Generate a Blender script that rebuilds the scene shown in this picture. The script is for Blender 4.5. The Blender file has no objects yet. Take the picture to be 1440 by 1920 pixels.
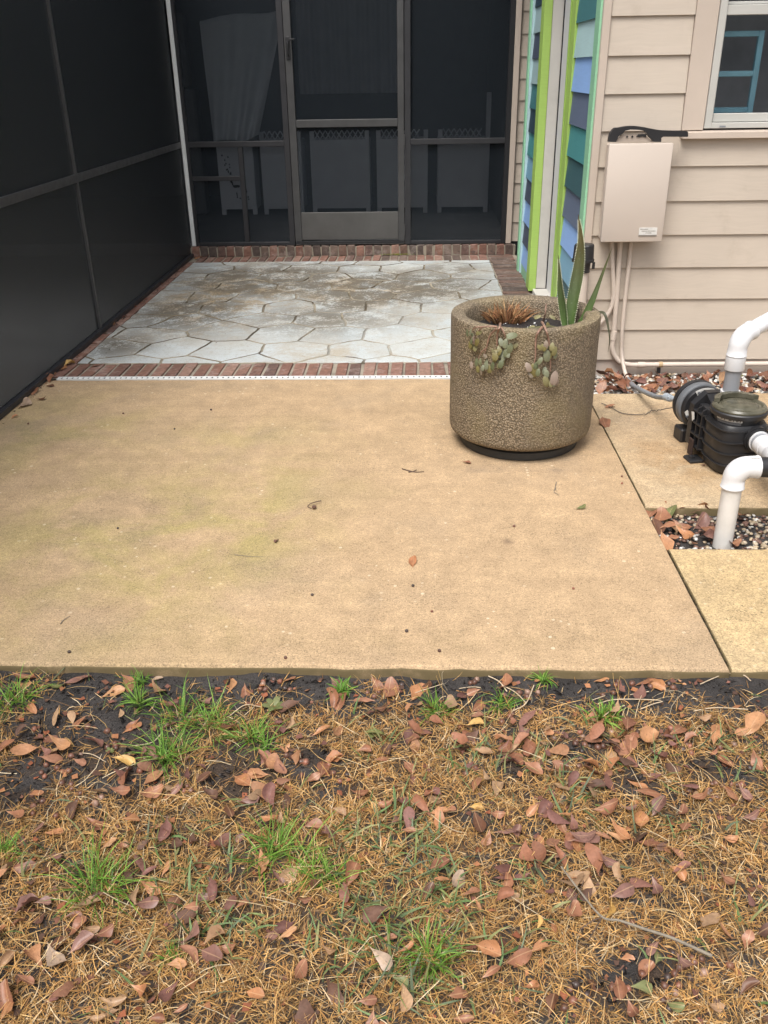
import bpy, bmesh, math, random
import numpy as np
from mathutils import Vector, Matrix, noise as mn

rnd = random.Random(11)
nprng = np.random.default_rng(11)
sc = bpy.context.scene
COL = sc.collection
R = math.radians

# ------------------------------------------------------------------ camera
CAM_H = 1.42
FPX = 1654.57                       # focal length in pixels of the 1440 x 1920 photograph
AX = ((0.99934586, 0.03302933, -0.0147284),     # right
      (0.00164025, -0.44823998, -0.89391176),   # down
      (-0.03612716, 0.89330285, -0.44800095))   # forward
cam_d = bpy.data.cameras.new('camera')
cam = bpy.data.objects.new('camera', cam_d)
COL.objects.link(cam)
cam_d.sensor_fit = 'VERTICAL'
cam_d.sensor_height = 36.0
cam_d.sensor_width = 27.0
cam_d.lens = 36.0 * FPX / 1920.0
cam_d.clip_start = 0.05
cam_d.clip_end = 1000.0
_r, _d, _f = (Vector(a) for a in AX)
_m = Matrix((_r, -_d, -_f)).transposed().to_4x4()
_m.translation = (0, 0, CAM_H)
cam.matrix_world = _m
sc.camera = cam

# ------------------------------------------------------------------ sky, sun, exposure
world = bpy.data.worlds.new('World')
sc.world = world
world.use_nodes = True
wn = world.node_tree
for n in list(wn.nodes):
    wn.nodes.remove(n)
SUN_EL, SUN_AZ = R(62), R(205)      # azimuth clockwise from +Y: the sun stands behind the camera, a little to its left
sky = wn.nodes.new('ShaderNodeTexSky')
sky.sky_type = 'NISHITA'
sky.sun_disc = False
sky.sun_elevation = SUN_EL
sky.sun_rotation = SUN_AZ
sky.air_density = 1.0
sky.dust_density = 6.0
sky.ozone_density = 0.6
hs = wn.nodes.new('ShaderNodeHueSaturation')   # overcast: the cloud takes the blue out of the sky
hs.inputs['Saturation'].default_value = 0.38
bg = wn.nodes.new('ShaderNodeBackground')
bg.inputs['Strength'].default_value = 0.14
wo = wn.nodes.new('ShaderNodeOutputWorld')
wn.links.new(sky.outputs[0], hs.inputs['Color'])
wn.links.new(hs.outputs[0], bg.inputs[0])
wn.links.new(bg.outputs[0], wo.inputs[0])

sun_d = bpy.data.lights.new('sun', 'SUN')
sun_d.energy = 1.5
sun_d.angle = R(28)
sun_d.color = (1.0, 0.97, 0.92)
sun = bpy.data.objects.new('sun', sun_d)
COL.objects.link(sun)
_sd = Vector((math.sin(SUN_AZ) * math.cos(SUN_EL), math.cos(SUN_AZ) * math.cos(SUN_EL), math.sin(SUN_EL)))
sun.rotation_euler = _sd.to_track_quat('Z', 'Y').to_euler()
sun.location = _sd * 20

vs = sc.view_settings
vs.view_transform = 'Standard'
vs.look = 'None'
vs.gamma = 1.0
vs.exposure = 0.68
sc.render.engine = 'CYCLES'
sc.cycles.use_denoising = True
sc.cycles.denoising_input_passes = 'RGB_ALBEDO_NORMAL'
sc.cycles.denoising_prefilter = 'ACCURATE'
sc.cycles.max_bounces = 8
sc.cycles.transparent_max_bounces = 12

# ------------------------------------------------------------------ measuring helpers (photo pixel -> place on a known surface)
def ray(u, v):
    a, b = (u - 720.0) / FPX, (v - 960.0) / FPX
    return Vector([AX[0][k] * a + AX[1][k] * b + AX[2][k] for k in range(3)])
def gz(u, v, z=0.0):
    d = ray(u, v); t = (z - CAM_H) / d.z
    return Vector((d.x * t, d.y * t, z))
def gy(u, v, y):
    d = ray(u, v); t = y / d.y
    return Vector((d.x * t, y, CAM_H + d.z * t))
def gx(u, v, x):
    d = ray(u, v); t = x / d.x
    return Vector((x, d.y * t, CAM_H + d.z * t))

# ------------------------------------------------------------------ materials
MATS = {}
def nodes_of(name):
    m = bpy.data.materials.new(name)
    m.use_nodes = True
    nt = m.node_tree
    return m, nt, nt.nodes['Principled BSDF'], nt.nodes['Material Output']
def nd(nt, typ, ins=None, **props):
    n = nt.nodes.new('ShaderNode' + typ)
    for k, v in props.items():
        setattr(n, k, v)
    for k, v in (ins or {}).items():
        s = n.inputs[k]
        if isinstance(v, bpy.types.NodeSocket):
            nt.links.new(v, s)
        else:
            s.default_value = v
    return n
def rgba(c):
    return (c[0], c[1], c[2], 1.0)
def noise(nt, vec, scale, detail=3.0, rough=0.55, dist=0.0):
    return nd(nt, 'TexNoise', {'Vector': vec, 'Scale': scale, 'Detail': detail, 'Roughness': rough, 'Distortion': dist}).outputs['Fac']
def mapr(nt, val, a, b, lo=0.0, hi=1.0, smooth=True):
    n = nd(nt, 'MapRange', {'Value': val, 'From Min': a, 'From Max': b, 'To Min': lo, 'To Max': hi})
    n.interpolation_type = 'SMOOTHSTEP' if smooth else 'LINEAR'
    return n.outputs['Result']
def mixc(nt, fac, a, b, mode='MIX'):
    n = nd(nt, 'Mix', data_type='RGBA', blend_type=mode)
    for s, v in ((n.inputs['Factor'], fac), (n.inputs[6], a), (n.inputs[7], b)):
        if isinstance(v, bpy.types.NodeSocket):
            nt.links.new(v, s)
        elif isinstance(v, (int, float)):
            s.default_value = v
        else:
            s.default_value = rgba(v)
    return n.outputs[2]
def math_(nt, op, a, b=0.0, c=0.0):
    n = nd(nt, 'Math', operation=op)
    for s, v in zip(n.inputs, (a, b, c)):
        if isinstance(v, bpy.types.NodeSocket):
            nt.links.new(v, s)
        else:
            s.default_value = v
    return n.outputs[0]
def grey(nt, val):
    return nd(nt, 'CombineColor', {'Red': val, 'Green': val, 'Blue': val}).outputs[0]
def objco(nt, scale=None):
    o = nd(nt, 'TexCoord').outputs['Object']
    if scale:
        o = nd(nt, 'Mapping', {'Vector': o, 'Scale': scale}).outputs[0]
    return o
def bumpn(nt, h, strength, dist=0.002, normal=None):
    ins = {'Height': h, 'Strength': strength, 'Distance': dist}
    if normal is not None:
        ins['Normal'] = normal
    return nd(nt, 'Bump', ins).outputs[0]
def blob(nt, vec, cx, cy, rx, ry):
    """soft stain of its own shape round a spot of the surface"""
    s = nd(nt, 'Mapping', {'Vector': vec, 'Location': (-cx / rx, -cy / ry, 0), 'Scale': (1 / rx, 1 / ry, 0)}).outputs[0]
    l = nd(nt, 'VectorMath', {0: s}, operation='LENGTH').outputs['Value']
    return mapr(nt, l, 1.0, 0.0)

def plain(name, col, rough=0.6, var=0.10, vs_=9.0, bump=0.0, bs=180.0, stretch=None, orand=0.0, metal=0.0, spec=0.5, grime=0.0, grime_col=(0.08, 0.07, 0.05)):
    if name in MATS:
        return MATS[name]
    m, nt, p, out = nodes_of(name)
    co = objco(nt, stretch)
    f = mapr(nt, noise(nt, co, vs_, 5, 0.6), 0.3, 0.7, 1 - var, 1 + var, False)
    if orand:
        r = nd(nt, 'ObjectInfo').outputs['Random']
        f = math_(nt, 'MULTIPLY', f, mapr(nt, r, 0, 1, 1 - orand, 1 + orand, False))
    c = mixc(nt, 1.0, col, grey(nt, f), 'MULTIPLY')
    if grime:
        g = math_(nt, 'MULTIPLY', mapr(nt, noise(nt, co, vs_ * 0.7, 7, 0.7), 0.5, 0.75), grime)
        c = mixc(nt, g, c, grime_col)
    nt.links.new(c, p.inputs['Base Color'])
    rr = mapr(nt, noise(nt, co, vs_ * 2.3, 3), 0.3, 0.7, max(0, rough - 0.08), min(1, rough + 0.08), False)
    nt.links.new(rr, p.inputs['Roughness'])
    p.inputs['Metallic'].default_value = metal
    p.inputs['Specular IOR Level'].default_value = spec
    if bump:
        nt.links.new(bumpn(nt, noise(nt, co, bs, 4, 0.6), bump), p.inputs['Normal'])
    MATS[name] = m
    return m

def concrete(name, base, warm, green=0.0, mildew=0.3, shells=1.0, stains=()):
    m, nt, p, out = nodes_of(name)
    co = objco(nt)
    big = noise(nt, co, 0.9, 6, 0.6, 0.4)
    mid = noise(nt, co, 5.0, 6, 0.65)
    c = mixc(nt, mapr(nt, big, 0.35, 0.65), base, warm)
    c = mixc(nt, 1.0, c, grey(nt, mapr(nt, mid, 0.3, 0.7, 0.90, 1.09, False)), 'MULTIPLY')
    # brushed streaks across the pour
    st = noise(nt, nd(nt, 'Mapping', {'Vector': co, 'Scale': (1.2, 34, 1)}).outputs[0], 1.0, 4, 0.6)
    c = mixc(nt, 1.0, c, grey(nt, mapr(nt, st, 0.3, 0.7, 0.955, 1.04, False)), 'MULTIPLY')
    if green:
        gm = None
        for cx, cy, rx, ry, k in ((-0.95, 2.65, 1.0, 1.0, 1.0), (-0.55, 2.75, 0.34, 1.1, 0.9), (-1.6, 3.6, 0.7, 0.8, 0.8), (-0.75, 3.5, 0.8, 0.45, 0.5), (-1.0, 2.1, 0.9, 0.35, 0.5), (-0.2, 3.05, 0.25, 0.2, 0.35)):
            b = math_(nt, 'MULTIPLY', blob(nt, co, cx, cy, rx, ry), k)
            gm = b if gm is None else math_(nt, 'MAXIMUM', gm, b)
        gn = mapr(nt, noise(nt, co, 3.2, 7, 0.68, 0.5), 0.36, 0.64)
        gf = math_(nt, 'MULTIPLY', math_(nt, 'MULTIPLY', gm, gn), green)
        c = mixc(nt, gf, c, (0.345, 0.30, 0.095))
        dk = math_(nt, 'MULTIPLY', gm, mapr(nt, noise(nt, co, 2.3, 6, 0.7), 0.47, 0.66))
        c = mixc(nt, math_(nt, 'MULTIPLY', dk, 0.40), c, (0.18, 0.15, 0.095))
        gb = math_(nt, 'MULTIPLY', blob(nt, co, 0.44, 3.3, 0.55, 0.4), 0.30)
        c = mixc(nt, math_(nt, 'MULTIPLY', gb, mapr(nt, noise(nt, co, 9, 5), 0.3, 0.7)), c, (0.20, 0.165, 0.13))
    for cx, cy, rx, ry, k, sc_ in stains:
        sm = math_(nt, 'MULTIPLY', blob(nt, co, cx, cy, rx, ry), mapr(nt, noise(nt, co, 8, 6, 0.65, 0.4), 0.34, 0.62))
        c = mixc(nt, math_(nt, 'MULTIPLY', sm, k), c, sc_)
    # weathering in hand-sized mottles
    mot = noise(nt, co, 13, 8, 0.72, 0.3)
    c = mixc(nt, 1.0, c, grey(nt, mapr(nt, mot, 0.3, 0.7, 0.83, 1.15, False)), 'MULTIPLY')
    wz = math_(nt, 'MULTIPLY', mapr(nt, noise(nt, co, 1.7, 6, 0.65, 0.5), 0.50, 0.66), 0.22)
    c = mixc(nt, wz, c, (0.27, 0.215, 0.155))
    # mildew: fine dark pits, gathered in patches
    pits = mapr(nt, noise(nt, co, 150, 3, 0.6), 0.56, 0.66)
    patch = mapr(nt, noise(nt, co, 2.1, 5, 0.65, 0.3), 0.40, 0.66)
    c = mixc(nt, math_(nt, 'MULTIPLY', math_(nt, 'MULTIPLY', pits, patch), mildew), c, (0.11, 0.095, 0.06))
    grit = mapr(nt, noise(nt, co, 125, 3, 0.65), 0.56, 0.66)
    c = mixc(nt, math_(nt, 'MULTIPLY', grit, 0.48), c, (0.15, 0.115, 0.075))
    fine = noise(nt, co, 240, 2, 0.7)
    c = mixc(nt, 1.0, c, grey(nt, mapr(nt, fine, 0.28, 0.72, 0.60, 1.36, False)), 'MULTIPLY')
    sand = noise(nt, co, 80, 4, 0.8)
    c = mixc(nt, 1.0, c, grey(nt, mapr(nt, sand, 0.3, 0.7, 0.80, 1.18, False)), 'MULTIPLY')
    # worn-out shell and pebble flecks
    v = nd(nt, 'TexVoronoi', {'Vector': co, 'Scale': 48.0, 'Randomness': 1.0}, feature='F1')
    pick = nd(nt, 'SeparateColor', {'Color': v.outputs['Color']}).outputs[0]
    sz = mapr(nt, pick, 0.80, 1.0, 0.0, 0.30, False)
    fl = math_(nt, 'LESS_THAN', v.outputs['Distance'], sz)
    zone = mapr(nt, noise(nt, co, 2.7, 4), 0.42, 0.62)
    c = mixc(nt, math_(nt, 'MULTIPLY', math_(nt, 'MULTIPLY', fl, zone), 0.60 * shells), c, (0.68, 0.58, 0.43))
    # moss and dirt on the upright arris of the slab
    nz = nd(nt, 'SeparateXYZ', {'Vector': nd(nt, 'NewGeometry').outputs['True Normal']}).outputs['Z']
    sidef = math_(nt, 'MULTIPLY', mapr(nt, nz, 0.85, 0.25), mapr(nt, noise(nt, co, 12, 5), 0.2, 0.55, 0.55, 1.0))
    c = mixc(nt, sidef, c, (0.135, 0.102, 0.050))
    nt.links.new(c, p.inputs['Base Color'])
    p.inputs['Roughness'].default_value = 0.82
    p.inputs['Specular IOR Level'].default_value = 0.35
    h = math_(nt, 'ADD', math_(nt, 'MULTIPLY', fine, 0.5), math_(nt, 'MULTIPLY', sand, 1.0))
    nt.links.new(bumpn(nt, h, 0.55, 0.0025), p.inputs['Normal'])
    MATS[name] = m
    return m

def siding(name, col, orand=0.03, grime=0.0):
    m, nt, p, out = nodes_of(name)
    co = objco(nt)
    r = nd(nt, 'ObjectInfo').outputs['Random']
    off = nd(nt, 'VectorMath', {0: co, 1: nd(nt, 'CombineXYZ', {'X': math_(nt, 'MULTIPLY', r, 37.0), 'Y': math_(nt, 'MULTIPLY', r, 11.0), 'Z': 0.0}).outputs[0]}, operation='ADD').outputs[0]
    warp = nd(nt, 'TexNoise', {'Vector': off, 'Scale': 5.0, 'Detail': 2.0}).outputs['Color']
    wv = nd(nt, 'VectorMath', {0: warp, 'Scale': 0.06}, operation='SCALE').outputs[0]
    off = nd(nt, 'VectorMath', {0: off, 1: wv}, operation='ADD').outputs[0]
    g = noise(nt, nd(nt, 'Mapping', {'Vector': off, 'Scale': (5, 5, 105)}).outputs[0], 1.0, 3, 0.55)
    soft = noise(nt, co, 3.0, 4)
    f = math_(nt, 'MULTIPLY', mapr(nt, g, 0.3, 0.7, 0.965, 1.03, False), mapr(nt, soft, 0.3, 0.7, 0.95, 1.05, False))
    f = math_(nt, 'MULTIPLY', f, mapr(nt, r, 0, 1, 1 - orand, 1 + orand, False))
    c = mixc(nt, 1.0, col, grey(nt, f), 'MULTIPLY')
    if grime:
        c = mixc(nt, math_(nt, 'MULTIPLY', mapr(nt, noise(nt, co, 7, 6, 0.7), 0.52, 0.72), grime), c, (0.28, 0.22, 0.16))
    nt.links.new(c, p.inputs['Base Color'])
    p.inputs['Roughness'].default_value = 0.55
    nt.links.new(bumpn(nt, g, 0.32, 0.0016), p.inputs['Normal'])
    MATS[name] = m
    return m

def screen_mat(name, opacity, col, gloss):
    """woven insect screen: light passes the open share of the mesh"""
    m, nt, p, out = nodes_of(name)
    p.inputs['Base Color'].default_value = rgba(col)
    p.inputs['Roughness'].default_value = 0.55
    p.inputs['Specular IOR Level'].default_value = gloss
    t = nd(nt, 'BsdfTransparent')
    co = objco(nt)
    f = mapr(nt, noise(nt, co, 1.6, 4), 0.3, 0.7, opacity - 0.02, opacity + 0.02, False)
    mx = nd(nt, 'MixShader', {0: f, 1: t.outputs[0], 2: p.outputs[0]})
    nt.links.new(mx.outputs[0], out.inputs['Surface'])
    MATS[name] = m
    return m

def attr_mat(name, rough=0.6, spec=0.3, transl=0.0, attr='col', bump=0.0, bs=300):
    """colour of every blade / pebble / chip stored on its own points"""
    m, nt, p, out = nodes_of(name)
    a = nd(nt, 'Attribute', attribute_name=attr).outputs['Color']
    co = objco(nt)
    a = mixc(nt, 1.0, a, grey(nt, mapr(nt, noise(nt, co, 160, 2), 0.3, 0.7, 0.85, 1.15, False)), 'MULTIPLY')
    nt.links.new(a, p.inputs['Base Color'])
    p.inputs['Roughness'].default_value = rough
    p.inputs['Specular IOR Level'].default_value = spec
    if bump:
        nt.links.new(bumpn(nt, noise(nt, co, bs, 3), bump), p.inputs['Normal'])
    if transl:
        tr = nd(nt, 'BsdfTranslucent', {'Color': a})
        mx = nd(nt, 'MixShader', {0: transl, 1: p.outputs[0], 2: tr.outputs[0]})
        nt.links.new(mx.outputs[0], out.inputs['Surface'])
    MATS[name] = m
    return m

def leaf_mat(name, c1, c2, c3, rough=0.42):
    m, nt, p, out = nodes_of(name)
    co = objco(nt)
    r = nd(nt, 'ObjectInfo').outputs['Random']
    ramp = nd(nt, 'ValToRGB', {'Fac': r})
    e = ramp.color_ramp.elements
    e[0].color = rgba(c1); e[1].color = rgba(c3)
    x = e.new(0.5); x.color = rgba(c2)
    off = nd(nt, 'VectorMath', {0: co, 1: nd(nt, 'CombineXYZ', {'X': math_(nt, 'MULTIPLY', r, 31.0), 'Y': 0.0, 'Z': 0.0}).outputs[0]}, operation='ADD').outputs[0]
    c = mixc(nt, 1.0, ramp.outputs[0], grey(nt, mapr(nt, noise(nt, off, 45, 5, 0.65), 0.3, 0.7, 0.72, 1.25, False)), 'MULTIPLY')
    spots = mapr(nt, noise(nt, off, 130, 3, 0.6), 0.60, 0.70)
    c = mixc(nt, math_(nt, 'MULTIPLY', spots, 0.5), c, (0.05, 0.028, 0.02))
    # pale midrib and side veins
    sx = nd(nt, 'SeparateXYZ', {'Vector': co})
    rib = mapr(nt, math_(nt, 'ABSOLUTE', sx.outputs['Y']), 0.0012, 0.0004)
    c = mixc(nt, math_(nt, 'MULTIPLY', rib, 0.35), c, (0.55, 0.36, 0.20))
    nt.links.new(c, p.inputs['Base Color'])
    p.inputs['Roughness'].default_value = rough
    p.inputs['Specular IOR Level'].default_value = 0.4
    nt.links.new(bumpn(nt, noise(nt, off, 220, 3), 0.3, 0.001), p.inputs['Normal'])
    tr = nd(nt, 'BsdfTranslucent', {'Color': c})
    mx = nd(nt, 'MixShader', {0: 0.12, 1: p.outputs[0], 2: tr.outputs[0]})
    nt.links.new(mx.outputs[0], out.inputs['Surface'])
    MATS[name] = m
    return m

# ------------------------------------------------------------------ building helpers
WORLD = {}
def tag(o, label=None, cat=None, group=None, kind=None):
    if label: o['label'] = label
    if cat: o['category'] = cat
    if group: o['group'] = group
    if kind: o['kind'] = kind
    return o
def empty(name, loc, label=None, cat=None, group=None, kind=None, rz=0.0):
    o = bpy.data.objects.new(name, None)
    o.empty_display_size = 0.05
    COL.objects.link(o)
    o.location = loc
    o.rotation_euler = (0, 0, rz)
    WORLD[o.name] = Matrix.Translation(loc) @ Matrix.Rotation(rz, 4, 'Z')
    return tag(o, label, cat, group, kind)
def put(name, me, mat=None, parent=None, local=False):
    """link a mesh given in world coordinates (or in its parent's, local=True)"""
    o = bpy.data.objects.new(name, me)
    COL.objects.link(o)
    if mat is not None and not me.materials:
        me.materials.append(mat)
    if parent is not None:
        w = WORLD.get(parent.name, Matrix())
        if not local:
            me.transform(w.inverted())
        o.parent = parent
        WORLD[o.name] = w
    else:
        WORLD[o.name] = Matrix()
    return o
def inst(name, me, parent=None, mw=None):
    """another object on shared mesh data; mw is relative to the parent"""
    o = bpy.data.objects.new(name, me)
    COL.objects.link(o)
    if parent is not None:
        o.parent = parent
    if mw is not None:
        o.matrix_basis = mw
    return o
def frames(pts):
    pts = [Vector(p) for p in pts]
    tang = []
    for i in range(len(pts)):
        a = pts[max(i - 1, 0)]; b = pts[min(i + 1, len(pts) - 1)]
        tang.append((b - a).normalized())
    ref = Vector((0, 0, 1)) if abs(tang[0].z) < 0.9 else Vector((1, 0, 0))
    n = (ref - tang[0] * ref.dot(tang[0])).normalized()
    out = []
    for p, t in zip(pts, tang):
        n = (n - t * n.dot(t))
        n = n.normalized() if n.length > 1e-6 else t.orthogonal().normalized()
        out.append((p, t, n, t.cross(n)))
    return out
def smooth_path(pts, k=6):
    """Catmull-Rom through the given points"""
    P = [Vector(p) for p in pts]
    P = [P[0] * 2 - P[1]] + P + [P[-1] * 2 - P[-2]]
    out = []
    for i in range(1, len(P) - 2):
        a, b, c, d = P[i - 1:i + 3]
        for j in range(k):
            t = j / k
            out.append(0.5 * ((2 * b) + (c - a) * t + (2 * a - 5 * b + 4 * c - d) * t * t + (3 * b - a - 3 * c + d) * t ** 3))
    out.append(P[-2])
    return out
class B:
    def __init__(self):
        self.bm = bmesh.new()
    def box(self, lo, hi, bevel=0.0, seg=1, m=None):
        x0, y0, z0 = lo; x1, y1, z1 = hi
        bm = self.bm
        vs_ = [bm.verts.new(p) for p in ((x0, y0, z0), (x1, y0, z0), (x1, y1, z0), (x0, y1, z0), (x0, y0, z1), (x1, y0, z1), (x1, y1, z1), (x0, y1, z1))]
        fs = [bm.faces.new([vs_[i] for i in f]) for f in ((3, 2, 1, 0), (4, 5, 6, 7), (0, 1, 5, 4), (1, 2, 6, 5), (2, 3, 7, 6), (3, 0, 4, 7))]
        if bevel > 0:
            es = list({e for f in fs for e in f.edges})
            r = bmesh.ops.bevel(bm, geom=es, offset=bevel, segments=seg, profile=0.5, affect='EDGES', clamp_overlap=True)
            vs_ = list({v for f in r['faces'] for v in f.verts} | {v for v in vs_ if v.is_valid})
        if m is not None:
            bmesh.ops.transform(bm, matrix=m, verts=[v for v in vs_ if v.is_valid])
        return self
    def poly(self, pts, off):
        """flat outline swept by the vector off into a solid"""
        bm = self.bm; off = Vector(off)
        a = [bm.verts.new(Vector(p)) for p in pts]
        b = [bm.verts.new(Vector(p) + off) for p in pts]
        n = len(a)
        bm.faces.new(a[::-1]); bm.faces.new(b)
        for i in range(n):
            bm.faces.new((a[i], a[(i + 1) % n], b[(i + 1) % n], b[i]))
        return self
    def tube(self, pts, rad, n=14, cap=True, flat=1.0):
        bm = self.bm
        F = frames(pts)
        rings = []
        for i, (p, t, u, w) in enumerate(F):
            r = rad[i] if isinstance(rad, (list, tuple)) else rad
            rings.append([bm.verts.new(p + (u * math.cos(2 * math.pi * k / n) * flat + w * math.sin(2 * math.pi * k / n)) * r) for k in range(n)])
        for a, b in zip(rings, rings[1:]):
            for k in range(n):
                bm.faces.new((a[k], a[(k + 1) % n], b[(k + 1) % n], b[k]))
        if cap:
            bm.faces.new(rings[0][::-1]); bm.faces.new(rings[-1])
        return self
    def lathe(self, prof, n=48, m=None, close=True, arc=None, sq=None):
        """prof: (radius, height) pairs turned about Z; sq squares the section"""
        bm = self.bm
        a0, a1 = arc or (0.0, 2 * math.pi)
        full = arc is None
        cnt = n if full else n + 1
        rings = []
        for r, z in prof:
            ring = []
            for k in range(cnt):
                a = a0 + (a1 - a0) * k / n
                q = 1.0
                if sq:
                    ca, sa = abs(math.cos(a)), abs(math.sin(a))
                    q = (ca ** sq + sa ** sq) ** (-1.0 / sq)
                v = Vector((r * q * math.cos(a), r * q * math.sin(a), z))
                ring.append(bm.verts.new(m @ v if m is not None else v))
            rings.append(ring)
        for a, b in zip(rings, rings[1:]):
            for k in range(cnt if full else n):
                bm.faces.new((a[k], a[(k + 1) % cnt], b[(k + 1) % cnt], b[k]))
        if close and full:
            if prof[0][0] > 1e-6: bm.faces.new(rings[0][::-1])
            if prof[-1][0] > 1e-6: bm.faces.new(rings[-1])
        return self
    def mesh(self, name, smooth=35, weld=False):
        bm = self.bm
        if weld:
            bmesh.ops.remove_doubles(bm, verts=bm.verts, dist=1e-5)
        bmesh.ops.recalc_face_normals(bm, faces=bm.faces)
        me = bpy.data.meshes.new(name)
        bm.to_mesh(me); bm.free()
        if smooth:
            me.polygons.foreach_set('use_smooth', [True] * len(me.polygons))
            me.set_sharp_from_angle(angle=R(smooth))
        return me
    def obj(self, name, mat, parent=None, smooth=35, local=False, weld=False):
        return put(name, self.mesh(name, smooth, weld), mat, parent, local)
def AXM(p, d):
    """matrix that stands local Z along d at p"""
    m = Vector(d).normalized().to_track_quat('Z', 'Y').to_matrix().to_4x4()
    m.translation = Vector(p)
    return m
def arr_mesh(name, verts, faces, cols=None, mat=None, smooth=True):
    me = bpy.data.meshes.new(name)
    verts = np.asarray(verts, dtype=np.float32); faces = np.asarray(faces, dtype=np.int32)
    k = faces.shape[1]
    me.vertices.add(len(verts)); me.vertices.foreach_set('co', verts.ravel())
    me.loops.add(faces.size); me.loops.foreach_set('vertex_index', faces.ravel())
    me.polygons.add(len(faces))
    me.polygons.foreach_set('loop_start', np.arange(0, faces.size, k, dtype=np.int32))
    me.polygons.foreach_set('loop_total', np.full(len(faces), k, dtype=np.int32))
    if smooth:
        me.polygons.foreach_set('use_smooth', np.ones(len(faces), dtype=bool))
    me.update(calc_edges=True)
    if cols is not None:
        ca = me.color_attributes.new('col', 'FLOAT_COLOR', 'POINT')
        c4 = np.ones((len(verts), 4), dtype=np.float32); c4[:, :3] = cols
        ca.data.foreach_set('color', c4.ravel())
    if mat: me.materials.append(mat)
    return me

# ================================================================== materials in use
M_patio = concrete('patio_concrete', (0.415, 0.292, 0.172), (0.452, 0.319, 0.190), green=0.66, mildew=0.7, shells=1.0, stains=((0.31, 2.615, 0.035, 0.035, 0.75, (0.13, 0.085, 0.06)), (0.27, 3.21, 0.13, 0.05, 0.6, (0.20, 0.155, 0.12)), (0.52, 3.20, 0.12, 0.05, 0.6, (0.20, 0.155, 0.12)), (0.75, 3.6, 0.12, 0.3, 0.4, (0.22, 0.17, 0.12)), (-0.35, 2.35, 0.05, 0.04, 0.4, (0.18, 0.14, 0.10)), (0.0, 2.03, 1.6, 0.10, 0.35, (0.24, 0.175, 0.09)), (-1.1, 4.25, 0.9, 0.14, 0.35, (0.24, 0.19, 0.13)), (-1.75, 3.6, 0.22, 1.0, 0.4, (0.22, 0.18, 0.11))))
M_pad = concrete('pad_concrete', (0.45, 0.345, 0.22), (0.41, 0.285, 0.165), mildew=0.4, shells=0.6, stains=((1.05, 3.35, 0.35, 0.40, 0.6, (0.34, 0.20, 0.09)), (1.15, 3.15, 0.3, 0.25, 0.5, (0.36, 0.23, 0.11)), (1.0, 3.75, 0.4, 0.35, 0.35, (0.27, 0.23, 0.18))))
M_walk = concrete('walk_concrete', (0.49, 0.365, 0.20), (0.45, 0.325, 0.17), mildew=0.95, shells=0.9)
M_side = siding('beige_siding', (0.485, 0.420, 0.350), grime=0.20)
M_trim = plain('beige_trim', (0.49, 0.415, 0.35), 0.5, 0.05, 4, 0.08, 120, grime=0.12, grime_col=(0.36, 0.30, 0.22))
M_found = plain('foundation', (0.50, 0.42, 0.36), 0.8, 0.08, 7, 0.2, 160, grime=0.25, grime_col=(0.25, 0.20, 0.16))
M_vinyl = plain('white_vinyl', (0.46, 0.455, 0.425), 0.4, 0.04, 3, grime=0.08)
M_white = plain('white_paint', (0.72, 0.73, 0.72), 0.45, 0.06, 6, grime=0.12)
M_bronze = plain('bronze_frame', (0.050, 0.050, 0.051), 0.42, 0.15, 10, spec=0.45, grime=0.25, grime_col=(0.09, 0.08, 0.07))
M_bronze2 = plain('dark_bronze_frame', (0.026, 0.026, 0.029), 0.45, 0.15, 10, spec=0.4)
M_black = plain('black_plastic', (0.016, 0.016, 0.018), 0.45, 0.2, 14, 0.12, 300, grime=0.30, grime_col=(0.055, 0.048, 0.042))
M_black2 = plain('black_handle_plastic', (0.012, 0.012, 0.014), 0.55, 0.1, 14, 0.1, 300)
M_pvc = plain('white_pvc', (0.63, 0.635, 0.65), 0.28, 0.03, 5, spec=0.5, grime=0.06, grime_col=(0.5, 0.46, 0.40))
M_pvc_dirty = plain('weathered_pvc', (0.62, 0.60, 0.57), 0.45, 0.08, 14, grime=0.75, grime_col=(0.40, 0.36, 0.30))
M_pvc_grey = plain('grey_pvc', (0.24, 0.25, 0.27), 0.4, 0.08, 8, grime=0.2)
M_conduit = plain('painted_conduit', (0.54, 0.465, 0.40), 0.5, 0.06, 6, grime=0.15, grime_col=(0.38, 0.31, 0.25))
M_conduit_grey = plain('grey_conduit', (0.20, 0.215, 0.235), 0.5, 0.08, 14)
M_fitting_grey = plain('pale_grey_fitting', (0.33, 0.37, 0.41), 0.4, 0.06, 10)
M_motor_grey = plain('grey_motor_paint', (0.12, 0.128, 0.14), 0.45, 0.1, 12, grime=0.2)
M_box = plain('controller_box', (0.54, 0.47, 0.41), 0.45, 0.03, 3)
M_sticker = plain('paper_sticker', (0.62, 0.61, 0.58), 0.5, 0.1, 60)
M_print = plain('sticker_print', (0.20, 0.18, 0.16), 0.6, 0.1, 60)
M_stickgrey = plain('grey_sticker', (0.11, 0.112, 0.12), 0.4, 0.1, 30)
M_lime = siding('lime_paint', (0.35, 0.53, 0.12), 0.02)
M_mint = siding('mint_paint', (0.28, 0.56, 0.36), 0.02)
M_palemint = siding('pale_mint_edge', (0.45, 0.62, 0.66), 0.02)
M_door = plain('sliding_door_white', (0.62, 0.62, 0.64), 0.4, 0.04, 3)
M_jamb = plain('white_jamb', (0.56, 0.54, 0.50), 0.5, 0.05, 4, grime=0.15)
M_flat_black = plain('flat_black', (0.01, 0.01, 0.012), 0.6)  # flat black, also standing in for shade in gaps, slots and holes
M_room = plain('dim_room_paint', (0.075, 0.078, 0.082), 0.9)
M_house_room = plain('house_room_paint', (0.52, 0.52, 0.54), 0.9)
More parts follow.
